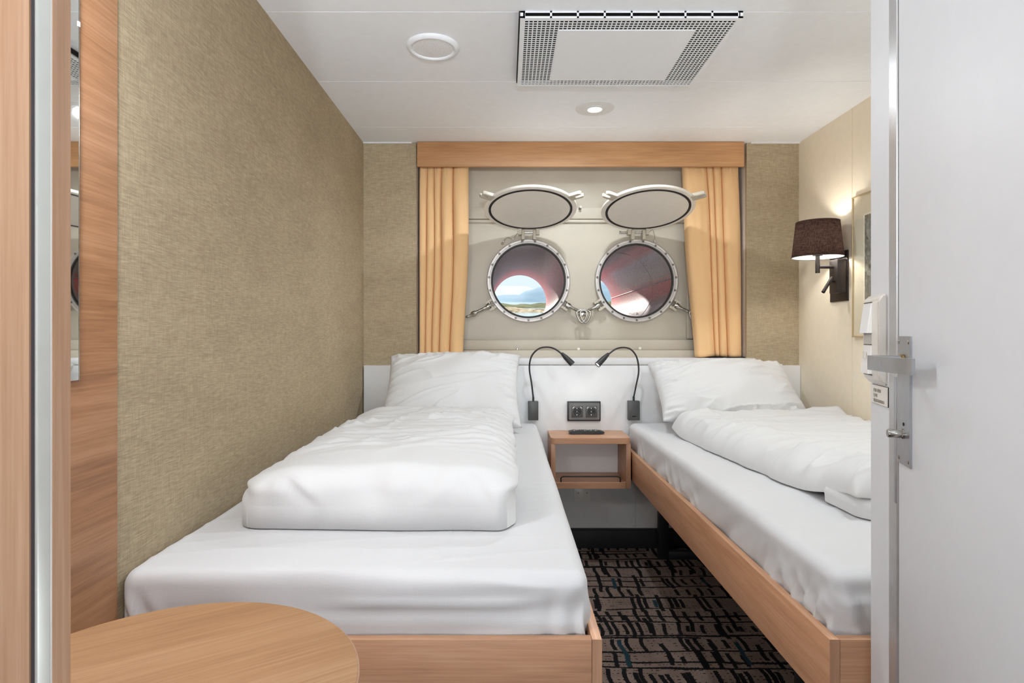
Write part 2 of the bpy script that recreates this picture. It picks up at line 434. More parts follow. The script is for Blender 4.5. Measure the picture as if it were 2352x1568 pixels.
mk('wall_front', BX(XL-.08, XR+.1, -1.4, -1.3, 0, ZC+.02), M['white_wall'], smooth=False, kind='structure')
# ceiling edge trims
bm = bmesh.new(); box(bm, XL, -.49, YB-.012, YB+.004, ZC-.006, ZC+.004); box(bm, 1.265, XR, YB-.012, YB+.004, ZC-.006, ZC+.004)
mk('trim_1', bm, M['white'], smooth=False, kind='structure')
# oak panel on the wall by the bed foot
mk('trim_2', BX(XL-.01, XL+.003, .15, 1.116, 0, ZC, .0008, 1), M['wood_panel'], kind='structure')
# window recess lining and hull plate
YH = 3.20
bm = bmesh.new()
box(bm, -.50, -.468, YB+.02, 3.30, .9, ZC); box(bm, 1.247, 1.28, YB+.02, 3.30, .9, ZC)
mk('wall_recess', bm, M['white_wall'], smooth=False, kind='structure')
PH = [V((.1198, 3.17, 1.3965)), V((.7044, 3.17, 1.3965))]
RO, RI, RT = .2254, .199, .237
bm = bmesh.new()
def loop(pts):
    vs_ = [bm.verts.new(p) for p in pts]
    return [bm.edges.new((vs_[i], vs_[(i+1) % len(vs_)])) for i in range(len(vs_))]
E_ = loop([(-.5, YH, .9), (1.28, YH, .9), (1.28, YH, ZC), (-.5, YH, ZC)])
for c in PH: E_ += loop([(c.x+.205*math.cos(2*PI*i/64), YH, c.z+.205*math.sin(2*PI*i/64)) for i in range(64)])
bmesh.ops.triangle_fill(bm, use_beauty=True, use_dissolve=False, edges=E_)
r_ = bmesh.ops.extrude_face_region(bm, geom=list(bm.faces))
for v in r_['geom']:
    if isinstance(v, bmesh.types.BMVert): v.co.y += .02
mk('wall_hull', bm, M['hull'], smooth=False, kind='structure')
bm = bmesh.new()
box(bm, -.468, 1.247, 3.150, YH, .93, 1.022, .004); box(bm, -.468, 1.247, 3.172, YH, 1.022, 1.077, .004)
box(bm, -.468, -.224, 3.180, YH, 1.077, 1.731, .004); box(bm, 1.014, 1.247, 3.168, YH, 1.077, 1.731, .004); box(bm, .978, 1.014, 3.186, YH, 1.08, 1.728, .006)
box(bm, -.468, 1.247, 3.182, YH, 1.731, 1.793, .004); box(bm, -.468, 1.247, 3.188, YH, 1.712, 1.729, .003)
mk('trim_3', bm, M['hull'], kind='structure')
# screws and caps on the lower hull ledge
SH = thing('ledge_screw', (.059, 3.172, 1.028), 'dark bare screw in the beige ledge under the first porthole', 'screw')
mk('screw_head', lathe(bmesh.new(), [(0, .004), (.004, .004), (.007, .001), (.007, 0)], (.059, 3.172, 1.028), (0, -1, 0), 16), M['chrome'], SH)
mk('screw_slot', BX(.054, .064, 3.167, 3.1685, 1.0265, 1.0295), M['dark'], SH)
for i, (x_, z_, lab) in enumerate(((.390, 1.026, 'white plastic screw cap with rust stain on the beige ledge between the portholes'), (.722, 1.030, 'clean white plastic screw cap on the beige ledge below the second porthole'))):
    tag(mk('screw_cap', lathe(bmesh.new(), [(0, .006), (.006, .005), (.009, .001), (.009, 0)], (x_, 3.172, z_), (0, -1, 0), 20), M['switch']), lab, 'screw cap')

# ------------------------------------------------------------------ portholes
def porthole(k, c, lanyard):
    t = thing('window_%d' % k, c, kind='structure')
    bm = bmesh.new()
    lathe(bm, [(RO, .0), (RO, .022), (RO-.004, .026), (RI+.012, .026), (RI+.010, .022), (RI+.006, .022), (RI+.004, .020), (RI, .012), (RI, -.02), (RO-.01, -.02), (RO-.01, 0)], (c.x, 3.20, c.z), (0, -1, 0), 96, True)
    ring = mk('window_frame', bm, M['steel'], t)
    # nineteen screws round the ring
    src = None
    for i in range(19):
        a = -PI/2+2*PI*i/19
        p = V((c.x+.2135*math.cos(a), 3.174, c.z+.2135*math.sin(a)))
        if src is None:
            bm = bmesh.new(); lathe(bm, [(0, .001), (.0022, .001), (.0026, .0028), (.0045, .0028), (.0062, .0004), (.0062, 0)], p, (0, -1, 0), 14)
            src = mk('screw', bm, M['screw'], ring); srcp = p
        else:
            o = src.copy(); COL.objects.link(o); o.parent = ring; o.location = src.location+(p-srcp)
    bm = bmesh.new(); lathe(bm, [(RI-.006, .016), (RI+.003, .016), (RI+.003, .004), (RI-.006, .004)], (c.x, 3.20, c.z), (0, -1, 0), 96, True)
    mk('seal', bm, M['rubber'], t)
    bm = bmesh.new(); lathe(bm, [(0, .012), (RI-.001, .012), (RI-.001, .004), (0, .004)], (c.x, 3.20, c.z), (0, -1, 0), 64)
    gl = mk('glass', bm, M['glass'], t)
    # hull tunnel to the open air
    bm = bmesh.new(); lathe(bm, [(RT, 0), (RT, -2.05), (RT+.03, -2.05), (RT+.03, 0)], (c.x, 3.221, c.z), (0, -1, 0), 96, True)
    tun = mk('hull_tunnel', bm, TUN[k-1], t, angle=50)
    bm = bmesh.new(); q = V((c.x, 0, c.z)); a = math.radians(7)
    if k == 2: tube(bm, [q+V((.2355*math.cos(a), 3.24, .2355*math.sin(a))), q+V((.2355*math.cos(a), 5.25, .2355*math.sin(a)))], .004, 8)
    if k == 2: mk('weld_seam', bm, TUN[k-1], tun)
    if k == 2:
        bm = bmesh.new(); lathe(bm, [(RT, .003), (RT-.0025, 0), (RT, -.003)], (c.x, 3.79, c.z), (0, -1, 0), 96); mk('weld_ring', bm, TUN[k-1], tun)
    # hinge between ring and cover
    hz = 1.650
    hg = bmesh.new()
    for dx in (-.03, .03): box(hg, c.x+dx-.008, c.x+dx+.008, 3.128, 3.176, 1.612, hz+.012, .002)
    hinge = mk('hinge', hg, M['hull'], t)
    mk('hinge_pin', cyl(bmesh.new(), (c.x-.062, 3.145, hz), (c.x+.058, 3.145, hz), .0055, 16), M['chrome'], hinge)
    # deadlight cover swung up, held nearly level
    al = math.radians(15.5); R = .23
    u = V((0, -math.cos(al), math.sin(al))); n_ = V((0, math.sin(al), math.cos(al)))   # outward along the cover, and its upper normal
    cc = V((c.x, 2.929, 1.7235))
    bm = bmesh.new(); lathe(bm, [(0, .010), (R-.03, .010), (R-.024, .015), (R-.004, .015), (R, .012), (R, .003), (R-.003, 0), (.2085, 0), (.2085, .005), (.1965, .005), (.1965, 0), (0, 0)], cc, n_, 96)
    cov = mk('deadlight_cover', bm, M['cover'], t)
    bm = bmesh.new(); lathe(bm, [(.1970, -.002), (.2080, -.002), (.2080, .005), (.1970, .005)], cc, n_, 96, True); mk('gasket', bm, M['rubber'], cov)
    for s in (-1, 1):
        a = math.radians(33); rd = V((1, 0, 0))*(s*math.cos(a))+u*math.sin(a); td = V((1, 0, 0))*(-s*math.sin(a))+u*math.cos(a)
        # forked lug: U-shaped outline
        w2, sl = .023, .008
        out = [(-.012, -w2), (.045, -w2), (.056, -w2+.006), (.056, -sl), (.022, -sl), (.016, -.004), (.016, .004), (.022, sl), (.056, sl), (.056, w2-.006), (.045, w2), (-.012, w2)]
        bm = bmesh.new(); prism(bm, [cc+rd*(R+x_)+td*y_-n_*.002 for x_, y_ in out], n_*.018)
        bmesh.ops.bevel(bm, geom=[e for e in bm.edges], offset=.002, segments=2, affect='EDGES')
        mk('forked_lug', bm, M['hull'], cov)
        bm = bmesh.new(); x0 = c.x+s*.048
        prism(bm, [(x0-.009, 3.165, hz-.012), (x0-.009, 3.13, hz-.012), (x0-.009, 3.12, hz+.03), (x0-.009, 3.155, hz+.03)], (.018, 0, 0))
        mk('hinge_lug', bm, M['hull'], cov)
    if k == 1: mk('cover_stop', cyl(bmesh.new(), px(1331, 481, 3.20), px(1331, 481, 3.20)+V((0, -.05, .004)), .007, 12), M['screw'], t)
    # swing bolts
    for s in (-1, 1):
        a = math.radians(-33); rd = V((s*math.cos(a), 0, math.sin(a))); td = V((-rd.z*s, 0, rd.x*s))
        base = V((c.x, 3.172, c.z))+rd*(RO+.002)
        bm = bmesh.new()
        for k_ in (-1, 1):
            q = base+td*(.022*k_)
            prism(bm, [q+rd*-.004+td*-.006+V((0, .028, 0)), q+rd*.034+td*-.006+V((0, .028, 0)), q+rd*.034+td*.006+V((0, .028, 0)), q+rd*-.004+td*.006+V((0, .028, 0))], (0, -.045, 0))
        br = mk('bolt_bracket', bm, M['hull'], t)
        d = (V((s*math.cos(math.radians(27)), -.12, -math.sin(math.radians(27))))).normalized()
        b0 = base+rd*.016+V((0, -.004, 0))
        bm = bmesh.new(); cyl(bm, b0-td*.030, b0+td*.030, .006, 16); lathe(bm, [(0, -.004), (.012, -.002), (.014, .012), (.011, .026), (.008, .034), (.008, .10), (.0065, .125), (0, .126)], b0, d, 18)
        for i in range(12): lathe(bm, [(.008, 0), (.0094, .0016), (.008, .0032)], b0+d*(.045+i*.0042), d, 16)
        mk('swing_bolt', bm, M['chrome'], br)
        # wing nut: hub with a three-cornered loop
        bm = bmesh.new(); h0 = b0+d*.088
        lathe(bm, [(0, 0), (.012, 0), (.0145, .006), (.0145, .020), (.011, .028), (0, .028)], h0, d, 18)
        side = V((0, -1, 0)) if (s < 0 and k == 1) else V((.25*s, -.35, -.9)).normalized()
        if s < 0 and k == 1:
            tube(bm, catmull([h0+d*.014+V((0, -.01, 0)), h0+d*.03+V((0, -.026, -.004)), h0+d*.05+V((0, -.03, 0)), h0+d*.055+V((0, -.012, 0)), h0+d*.03+V((0, .0, 0))], 6), .0055, 10)
        else:
            cen = h0+d*.022+V((0, -.006, 0)); e1 = V((d.x, 0, d.z)).normalized(); e2 = V((0, 0, -1))
            lp = [cen+V((1, 0, 0))*x_+V((0, -.012, 0))+e2*z_ for x_, z_ in ((-.026, -.012), (.0, -.020), (.026, -.012), (.024, .012), (.008, .042), (-.006, .042), (-.022, .014))]
            tube(bm, catmull(lp, 5, True), .0058, 10, True)
            cyl(bm, h0+d*.02, cen+V((0, -.012, 0)), .007, 12)
        mk('wing_nut', bm, M['chrome'], br)
    # split-pin lanyard
    bm = bmesh.new()
    if lanyard == 0:
        tube(bm, catmull([(c.x-.058, 3.15, hz), (c.x-.075, 3.165, hz-.02), (c.x-.086, 3.17, hz-.032), (c.x-.10, 3.17, hz-.024), (c.x-.118, 3.178, hz-.022), (c.x-.134, 3.185, hz-.036)], 6), .0014, 6)
        cyl(bm, (c.x-.130, 3.183, hz-.032), (c.x-.138, 3.186, hz-.047), .0036, 10); e = V((c.x-.141, 3.188, hz-.052))
    else:
        tube(bm, catmull([(c.x+.058, 3.15, hz), (c.x+.085, 3.17, hz+.02), (c.x+.098, 3.185, hz-.01), (c.x+.101, 3.188, hz-.036)], 6), .0012, 6)
        cyl(bm, (c.x+.100, 3.188, hz-.034), (c.x+.103, 3.188, hz-.052), .0036, 10); e = V((c.x+.105, 3.186, hz-.058))
        cyl(bm, (c.x-.098, 3.145, hz), (c.x-.058, 3.145, hz), .006, 12); cyl(bm, (c.x-.100, 3.145, hz), (c.x-.094, 3.145, hz), .010, 6)
    lathe(bm, [(.0035, -.0015), (.0065, 0), (.0035, .0015)], e, (0, -1, 0), 16, True)
    mk('pin_lanyard', bm, M['chrome'], hinge)
    if k == 2:   # small maker's triangle and stroke lines on the pane, too fine to read
        bm = bmesh.new(); o = V((c.x+.005, 3.1875, c.z-.178))
        T = [(0, .006), (-.006, -.004), (.006, -.004)]
        for i in range(3):
            a, b = V((T[i][0], 0, T[i][1])), V((T[(i+1) % 3][0], 0, T[(i+1) % 3][1])); tube(bm, [o+a, o+b], .0011, 5)
        for x0, x1, z_ in ((-.045, -.038, .001), (-.036, -.032, .003), (-.030, -.026, -.002), (-.024, -.014, -.003), (-.020, -.015, .004), (-.012, -.008, .005)):
            tube(bm, [o+V((x0, 0, z_)), o+V((x1, 0, z_-.002))], .0009, 5)
        mk('etched_mark', bm, M['seal'], gl)
    return t
for k in (0, 1): porthole(k+1, PH[k], k)

# ------------------------------------------------------------------ outside: sea, shore and mountains (the ship heels a little)
TILT = .0567
def sea_z(D): return -5.0+TILT*D
bm = bmesh.new()
rows = [5.6, 20, 60, 120, 200, 300, 420, 600, 1000, 2000, 4000, 9000]
prev = None
for D in rows:
    r = [bm.verts.new((x_*D*.9, D, sea_z(D))) for x_ in (-1.0, -.5, 0, .5, 1.0)]
    if prev:
        for i in range(4): bm.faces.new((prev[i], prev[i+1], r[i+1], r[i]))
    prev = r
t_ = NT('fjord_water'); t_.bsdf(t_.ramp(t_.noise(t_.coord((.02, .004, 1)), 1, 3), [(.35, '#3f6672'), (.65, '#557f8a')]), .12, 0, t_.bump(t_.noise(t_.coord((.8, .8, 1)), 1, 3), .25, .2)); M['sea'] = t_.m
tag(mk('sea', bm, M['sea'], kind='structure'), 'calm blue fjord water seen through the porthole')
def ridge_land(name, D, prof, depth, mat, seed, rough, base_drop=6, kind='structure', n=180, m=16):
    """a ridge of land: crest profile given as (pixel x, pixel y) pairs at distance D"""
    bm = bmesh.new(); prof = sorted(prof); G = []
    def crest(x):
        if x <= prof[0][0]: return prof[0][1]
        for (a, ya), (b, yb) in zip(prof, prof[1:]):
            if x <= b: f = (x-a)/(b-a); f = f*f*(3-2*f); return ya+(yb-ya)*f
        return prof[-1][1]
    xs = [prof[0][0]+(prof[-1][0]-prof[0][0])*i/n for i in range(n+1)]
    for j in range(m+1):
        f = j/m; row = []
        for x in xs:
            d0 = D-depth/2+depth*f; P = px(x, crest(x), D)
            hgt = max(0, P.z-sea_z(D)); s = math.sin(PI*min(1, f/.8)) if f < .8 else 0
            s = math.sin(PI*f)**.8
            zz = sea_z(d0)-base_drop*.2+hgt*s*(1+rough*nz(x*.13+seed, f*6, seed))+base_drop*.2*s
            row.append(bm.verts.new((P.x, d0, zz)))
        G.append(row)
    for j in range(m):
        for i in range(n): bm.faces.new((G[j][i], G[j][i+1], G[j+1][i+1], G[j+1][i]))
    return mk(name, bm, mat, kind=kind)
def land_mat(name, a, b, c, s):
    t = NT(name); t.bsdf(t.ramp(t.noise(t.coord((s, s, s*2)), 1, 5, .65), [(.36, a), (.5, b), (.64, c)]), .95, 0, None, .1); return t.m
M['rock'] = land_mat('pale_shore_rock', '#464031', '#80745f', '#978c78', .35)
M['heath'] = land_mat('green_heath', '#32361f', '#474a2e', '#5c5a3e', .12)
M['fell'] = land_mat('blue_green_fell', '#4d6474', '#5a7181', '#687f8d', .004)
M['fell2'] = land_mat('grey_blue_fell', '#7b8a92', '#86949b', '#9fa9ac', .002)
ridge_land('shore', 310, [(300, 712), (900, 711), (1150, 709), (1170, 706), (1190, 707), (1205, 709), (1225, 710), (1240, 709), (1300, 710), (2200, 711)], 24, M['rock'], 3, .7, 1)
ridge_land('headland', 520, [(300, 697), (1000, 694), (1145, 695), (1160, 697), (1180, 700), (1200, 697), (1220, 699), (1240, 695), (1300, 692), (2200, 695)], 120, M['heath'], 5, .25, 2)
ridge_land('mountain', 2600, [(200, 660), (900, 668), (1133, 680), (1160, 677), (1190, 677), (1205, 669), (1225, 664), (1245, 658), (1330, 640), (1400, 650), (2300, 665)], 900, M['fell'], 9, .12, 30)
ridge_land('mountain', 5600, [(200, 668), (900, 660), (1133, 657), (1150, 656), (1180, 657), (1200, 655.5), (1215, 660), (1225, 664), (1300, 668), (2300, 660)], 1500, M['fell2'], 12, .08, 60)
# sea haze
t_ = NT('sea_haze'); vo = t_.n('ShaderNodeVolumeScatter'); vo.inputs['Color'].default_value = (.62, .84, 1, 1); vo.inputs['Density'].default_value = .00011
t_.link(vo.outputs[0], t_.out.inputs[1]); M['haze'] = t_.m
HZ = mk('haze', BX(-5200, 5200, 640, 6500, -120, 900), M['haze'], smooth=False); HZ['kind'] = 'stuff'; HZ['label'] = 'pale blue haze over the fjord mountains'; HZ['category'] = 'haze'

# ------------------------------------------------------------------ pelmet and curtains
PL = thing('curtain_pelmet', (.383, 3.0, 1.97), 'long oak board pelmet above the two curtains at ceiling', 'pelmet')
mk('front_board', BX(-.4601, 1.2255, 3.028, 3.046, 1.9715, 2.0985, .0012), M['wood_val'], PL)
bm = bmesh.new(); box(bm, -.458, 1.223, 3.046, 3.13, 2.074, 2.0985); mk('curtain_track', bm, M['white'], PL)
def curtain(name, label, xt, xb, zb, ys_, folds, seed, sway):
    """xt/xb: (left, right) at top and bottom; folds: list of fold borders across the cloth 0..1"""
    bm = bmesh.new(); NU, NV = 220, 70; G = []
    fb = folds
    for j in range(NV+1):
        v = j/NV; z = 2.066+(zb-2.066)*v; row = []
        xl = xt[0]+(xb[0]-xt[0])*v+sway[0]*math.sin(PI*v)**2; xr = xt[1]+(xb[1]-xt[1])*v+sway[1]*math.sin(PI*v)**2
        nb = len(fb)
        # each border wanders a little on the way down
        bo = [min(1, max(0, b+(.035*nz(v*1.6, i*3.1, seed) if 0 < i < nb-1 else 0)+(.03*v*math.sin(i*2.4+seed) if 0 < i < nb-1 else 0))) for i, b in enumerate(fb)]
        bo.sort()
        for i in range(NU+1):
            s = i/NU*(nb-1); k = min(nb-2, int(s)); f = s-k
            a, b = bo[k], bo[k+1]; wd = (b-a)*(xr-xl)
            # overlapping round pleat: quick rise, long run, tuck behind the next one
            uu = a+(b-a)*(f+.16*math.sin(2*PI*f)*-.9)
            dep = min(.052, .016+wd*.62)*(.5+.5*min(1, v*3+.35))
            rise = math.sin(PI*f**.8)**.85
            y = ys_+.012-dep*rise+.004*nz(uu*9, v*5, seed+2)
            if v < .12: y += .004*math.sin(uu*90+seed)*(1-v/.12)
            x = xl+(xr-xl)*uu
            row.append(bm.verts.new((x, y, z+.003*math.sin(uu*7+seed)*(v > .98))))
        G.append(row)
    for j in range(NV):
        for i in range(NU): bm.faces.new((G[j][i], G[j][i+1], G[j+1][i+1], G[j+1][i]))
    o = mk(name, bm, M['curtain'], angle=80, solid=.0022)
    return tag(o, label, 'curtain')
curtain('curtain', 'tan curtain beside the shaded linen strip, gathered at the first porthole', (-.458, -.199), (-.458, -.232), .972, 3.115, [0, .17, .30, .46, .72, 1.0], 2, (0, .012))
curtain('curtain', 'tan curtain hanging behind an open porthole cover, nearest the wall lamp', (.930, 1.226), (1.002, 1.243), .989, 3.115, [0, .42, .55, .70, 1.0], 5, (-.012, .006))
mk('trim_4', BX(1.06, 1.243, 3.06, 3.13, .984, .9885), M['dark'], smooth=False, kind='structure')

# ------------------------------------------------------------------ headboard with sill
HB = thing('headboard', (.39, 3.03, .42), 'wide white headboard panel behind both pillows, under the window sill', 'headboard')
mk('panel', BX(-.735, 1.5165, 3.030, 3.049, .40, .9465, .0012), M['white'], HB)
mk('trim_5', BX(-.475, 1.268, 3.030, 3.149, .9495, .9835, .0015), M['white'], kind='structure')

# ------------------------------------------------------------------ beds
def bed(x_in, x_wall, label, near_left):
    s = 1 if x_wall > x_in else -1   # x_in: outer face of the side rail by the aisle
    xa, xb_ = sorted((x_in, x_wall)); T = .0185
    b = thing('bed', ((xa+xb_)/2, 2.05, 0), label, 'bed')
    r0, r1 = sorted((x_in, x_in+s*T))
    mk('side_rail', BX(r0, r1, 1.0965, 3.025, .405, .540, .0012), M['woodY'], b)
    # upright edge strip closing the end of the rail
    mk('rail_end', BX(r0, r1, 1.0950, 1.0964, .405, .540), M['woodZ'], b)
    f0, f1 = sorted((x_in+s*(T+.0006), x_wall-s*.003))
    mk('foot_board', BX(f0, f1, 1.0955, 1.1135, .39, .540, .0012), M['woodX'], b)
    i0, i1 = sorted((x_in+s*T, x_wall-s*.004))
    mk('slat_base', BX(i0, i1, 1.115, 3.02, .452, .468), M['black_metal'], b)
    for yy in (2.885, 1.50):
        l0, l1 = sorted((x_in+s*.145, x_wall-s*.10)); bm = bmesh.new(); w_ = .05
        outer = [(l0, 0), (l1, 0), (l1, .452), (l0, .452)]
        box(bm, l0, l0+w_, yy, yy+.03, 0, .452, .002); box(bm, l1-w_, l1, yy, yy+.03, 0, .452, .002)
        box(bm, l0+w_, l1-w_, yy, yy+.03, 0, .04, .002)
        mk('leg_frame', bm, M['black_metal'], b)
    return b
bed(.1785, XL, 'oak framed single bed along the textured linen wall', 1)
bed(.603, XR, 'oak framed single bed along the cream panelled wall', 0)

def mattress(name, x0, x1, y0, y1, z0, z1, label, seed, side):
    def disp(p, n):
        q = p.copy(); top = sm(.3, .9, n.z); sd = 1-abs(n.z)
        # top: soft sag and faint creases
        q.z += top*(.004*nz(p.x*4, p.y*3, seed)+.0022*ridge(p.x, p.y, .25, 1.2, 9, seed, 6)*sm(0, .3, nz(p.x*2, p.y*2, seed+4)+.3))
        if abs(n.x) > .25 and (n.x > 0) == (side > 0):      # aisle side: gathered folds running down and along
            e = sm(.35, 1, abs(n.x)); end = 1-sm(0, .45, p.y-y0)
            lo = sm(z1-.02, z1-.11, p.z)
            w_ = lo*(.013*nz(p.y*9+p.z*14, p.z*3, seed)+.010*ridge(p.y, p.z, .8, 2.5, 16, seed+1, 3)*sm(-.25, .2, nz(p.y*3, p.z*3, seed+6)))
            w_ += lo*end*.006*math.sin((p.y+p.z*.45)*130+3*nz(p.y*9, p.z*9, seed))
            w_ += .004*nz(p.y*2.5, 0, seed+9)
            w_ -= .012*sm(z0+.10, z0, p.z)
            q.x += math.copysign(1, n.x)*e*w_
            q.z += (1-abs(n.z))*0
        if n.y < -.25:
            e = sm(.35, 1, -n.y); cr = max(1-sm(0, .13, p.x-x0), 1-sm(0, .13, x1-p.x))
            w_ = .008*nz(p.x*3.5, p.z*24, seed+3)+.010*ridge(p.x, p.z, .03, 1.2, 14, seed+5, 4)*sm(-.2, .3, nz(p.x*2.5, p.z*4, seed+8))
            w_ += cr*.008*sm(z1-.02, z1-.09, p.z)*math.sin(p.x*120+p.z*30*(1 if p.x < (x0+x1)/2 else -1)+2.5*nz(p.x*7, p.z*7, seed))
            w_ -= .012*sm(z0+.05, z0, p.z)
            q.y -= e*w_
        q.x = max(XL+.0006, min(XR-.0006, q.x)); q.y = max(q.y, 1.1142) if q.z < .545 else q.y
        return q
    bm = rounded_box(((x0+x1)/2, (y0+y1)/2, (z0+z1)/2), ((x1-x0)/2, (y1-y0)/2, (z1-z0)/2), .030, .0085, disp, 6)
    o = mk(name, bm, M['sheet'], angle=180); return tag(o, label, 'mattress')
mattress('mattress', XL+.0008, .158, 1.118, 3.018, .4685, .655, 'thick mattress in white fitted sheet on the bed by linen wall', 3, 1)
mattress('mattress', .626, XR-.006, 1.120, 3.018, .4685, .655, 'mattress in wrinkled white fitted sheet on the bed by cream wall', 8, -1)

# duvets
def duvet_a(p, n):
    x0, x1, y0, y1, z0, z1 = DV
    q = p.copy(); u = (p.x-x0)/(x1-x0); v = (p.y-y0)/(y1-y0)
    up = max(0, n.z); fr = sm(.2, .9, -n.y)
    q.z += up*(.016*nz(p.x*3.1, p.y*2.3, 1.5)+.009*nz(p.x*6, p.y*5, 4.1)-.008)
    # long creases across, strongest from the middle to the pillow
    g = sm(.10, .3, v)
    q.z += up*g*(.015*ridge(p.x, p.y, -.10, 1.3, 13, 2.2, 4)*(.4+.6*sm(-.2, .4, nz(p.x*2.2, p.y*2.2, 9)))+.010*ridge(p.x, p.y, .22, 1.8, 17, 5.7, 6))
    q.z += up*.008*ridge(p.x, p.y, 1.2, 1.6, 9, 7.7, 7)*sm(0, .3, nz(p.x*3, p.y*3, 2))
    # fine pull lines at the long edges
    ed = max(1-sm(0, .12, u), 1-sm(0, .16, 1-u))
    q.z += up*ed*.0035*math.sin(p.y*85+6*nz(p.x*5, p.y*4, 3))*sm(.06, .2, v)
    q.x += abs(n.x)*math.copysign(1, n.x)*(.012*nz(p.y*5, p.z*9, 6)+.006*nz(p.y*17, p.z*12, 8))
    # front roll: bulge, dimples and a pinched fold line at both ends
    q.y -= fr*(.020*nz(p.x*4.5, p.z*12, 12)+.008*ridge(p.x, p.z, .9, 2.2, 6, 13, 3)*sm(-.1, .4, nz(p.x*3, p.z*3, 20)))
    for cx_, sl, am, wd_ in ((-.47, -.9, .020, .020), (-.30, -.35, .016, .030), (-.20, .6, .014, .022), (-.05, -.5, .012, .018), (-.56, .3, .010, .014)):
        dd = (p.x-cx_)-sl*(p.z-(z0+z1)/2)
        q.y += .38*fr*am*(math.exp(-(dd/wd_)**2)-.7*math.exp(-((dd-1.7*wd_)/wd_)**2))*sm(z0+.03, z0+.10, p.z)
    en = max(1-sm(0, .10, u), 1-sm(0, .09, 1-u)); zm = (p.z-z0)/(z1-z0)
    pin = en*math.exp(-((zm-(.62 if u < .5 else .45))/.16)**2)
    q.x += pin*.016*(1 if u < .5 else -1)*(.6+.4*abs(n.x)); q.y += pin*fr*.012
    q.x += en*fr*.004*math.sin(p.z*140)
    q.z -= (1-up)*0
    # drape a little lower at both long sides
    q.z -= up*.022*(max(1-sm(0, .2, u), 1-sm(0, .2, 1-u)))
    # near the pillow the edge tapers
    q.z -= up*.035*sm(.86, 1, v)
    q.z = max(q.z, z0+.0006) if n.z < .2 else q.z
    if n.z < -.3: q.z = z0+.0004
    return q
DV = (-.635, .034, 1.345, 2.63, .659, .808)
bm = rounded_box(((DV[0]+DV[1])/2, (DV[2]+DV[3])/2, (DV[4]+DV[5])/2), ((DV[1]-DV[0])/2, (DV[3]-DV[2])/2, (DV[5]-DV[4])/2), .071, .0085, duvet_a, 10)
tag(mk('duvet', bm, M['duvet'], angle=180), 'thick white duvet folded flat with front end rolled under, bed by linen wall', 'duvet')
def duvet_b():
    """soft quilt: a height field that thins out to its edges, over a flat underside"""
    bm = bmesh.new(); NU, NV = 96, 150; G = {}; x1 = XR-.012; y0, y1, z0 = 1.425, 2.66, .6575
    LE = [(1.425, .850), (1.52, .862), (1.62, .858), (1.85, .826), (2.03, .804), (2.30, .772), (2.66, .742)]
    def left(y):
        for (a, xa), (b_, xb) in zip(LE, LE[1:]):
            if y <= b_: f = (y-a)/(b_-a); f = f*f*(3-2*f); return xa+(xb-xa)*f+.008*nz(y*7, 3, 46)+.004*nz(y*19, 5, 47)
        return LE[-1][1]
    def grade(i, n, k): t = i/n; return t**k if k else t
    for i in range(NU+1):
        for j in range(NV+1):
            v = j/NV; v = v*v*(1.6-.6*v) if v < .5 else v*v*(1.6-.6*v)
            y = y0+(y1-y0)*v; xl = left(y); u = (i/NU)**1.7; x = xl+(x1-xl)*u
            x += .0
            dl, df, dr, db = x-xl, y-y0, x1-x, y1-y
            yy = y-(.012*nz(x*4.5, 2, 45))*(1-sm(0, .1, df))
            rd = lambda d, w: math.sqrt(max(0, 1-(1-min(1, d/w))**2))
            wl = .17+.05*nz(y*3, 1, 48)
            H = (.094+.020*nz(x*3.3, y*2.6, 31)+.008*nz(x*7, y*6, 33))*rd(dl, wl)**.9*rd(df, .055)*rd(dr, .05)*(.35+.65*rd(db, .10))
            cr = .015*ridge(x, y, .35, 1.3, 10, 34, 5)*(.3+.7*sm(-.2, .4, nz(x*2, y*2, 39)))+.010*ridge(x, y, -.2, 1.6, 15, 36, 6)
            cr += .011*ridge(x, y, 1.9, 1.6, 9, 37, 5)*(1-sm(.05, .3, dl))
            H += cr*rd(dl, .08)*rd(df, .05)*rd(dr, .05)
            lift = .055*sm(.30, 0, df)*sm(.30, 0, dl)+.022*sm(.18, 0, db)     # ends resting on the fold and on the pillow
            G[(1, i, j)] = bm.verts.new((x, yy, z0+.0045+lift+H))
            if 0 < i < NU and 0 < j < NV: G[(0, i, j)] = bm.verts.new((x, yy, z0+.002+lift*.95))
    for s_ in (0, 1):
        for i in range(NU):
            for j in range(NV):
                g = lambda a, c_: G.get((s_, a, c_)) or G[(1, a, c_)]
                bm.faces.new((g(i, j), g(i+1, j), g(i+1, j+1), g(i, j+1)))
    return bm
bm = duvet_b()
dv2 = tag(mk('duvet', bm, M['duvet'], angle=180), 'white duvet folded on the bed by the cream wall, end tucked under', 'duvet')
def fold_b(p, n):
    q = p.copy(); q.z += max(0, n.z)*(.012*nz(p.x*5, p.y*5, 51)); q.x += abs(n.x)*.012*nz(p.y*6, p.z*9, 52)
    q.y -= abs(n.y)*.012*nz(p.x*5, p.z*9, 53)
    q.x += .06*sm(1.46, 1.36, p.y)*(1 if p.x < 1.0 else 0)
    if n.z < -.3: q.z = .6594
    return q
mk('folded_end', rounded_box((1.175, 1.475, .685), (.315, .125, .0255), .025, .010, fold_b, 7), M['duvet'], dv2)

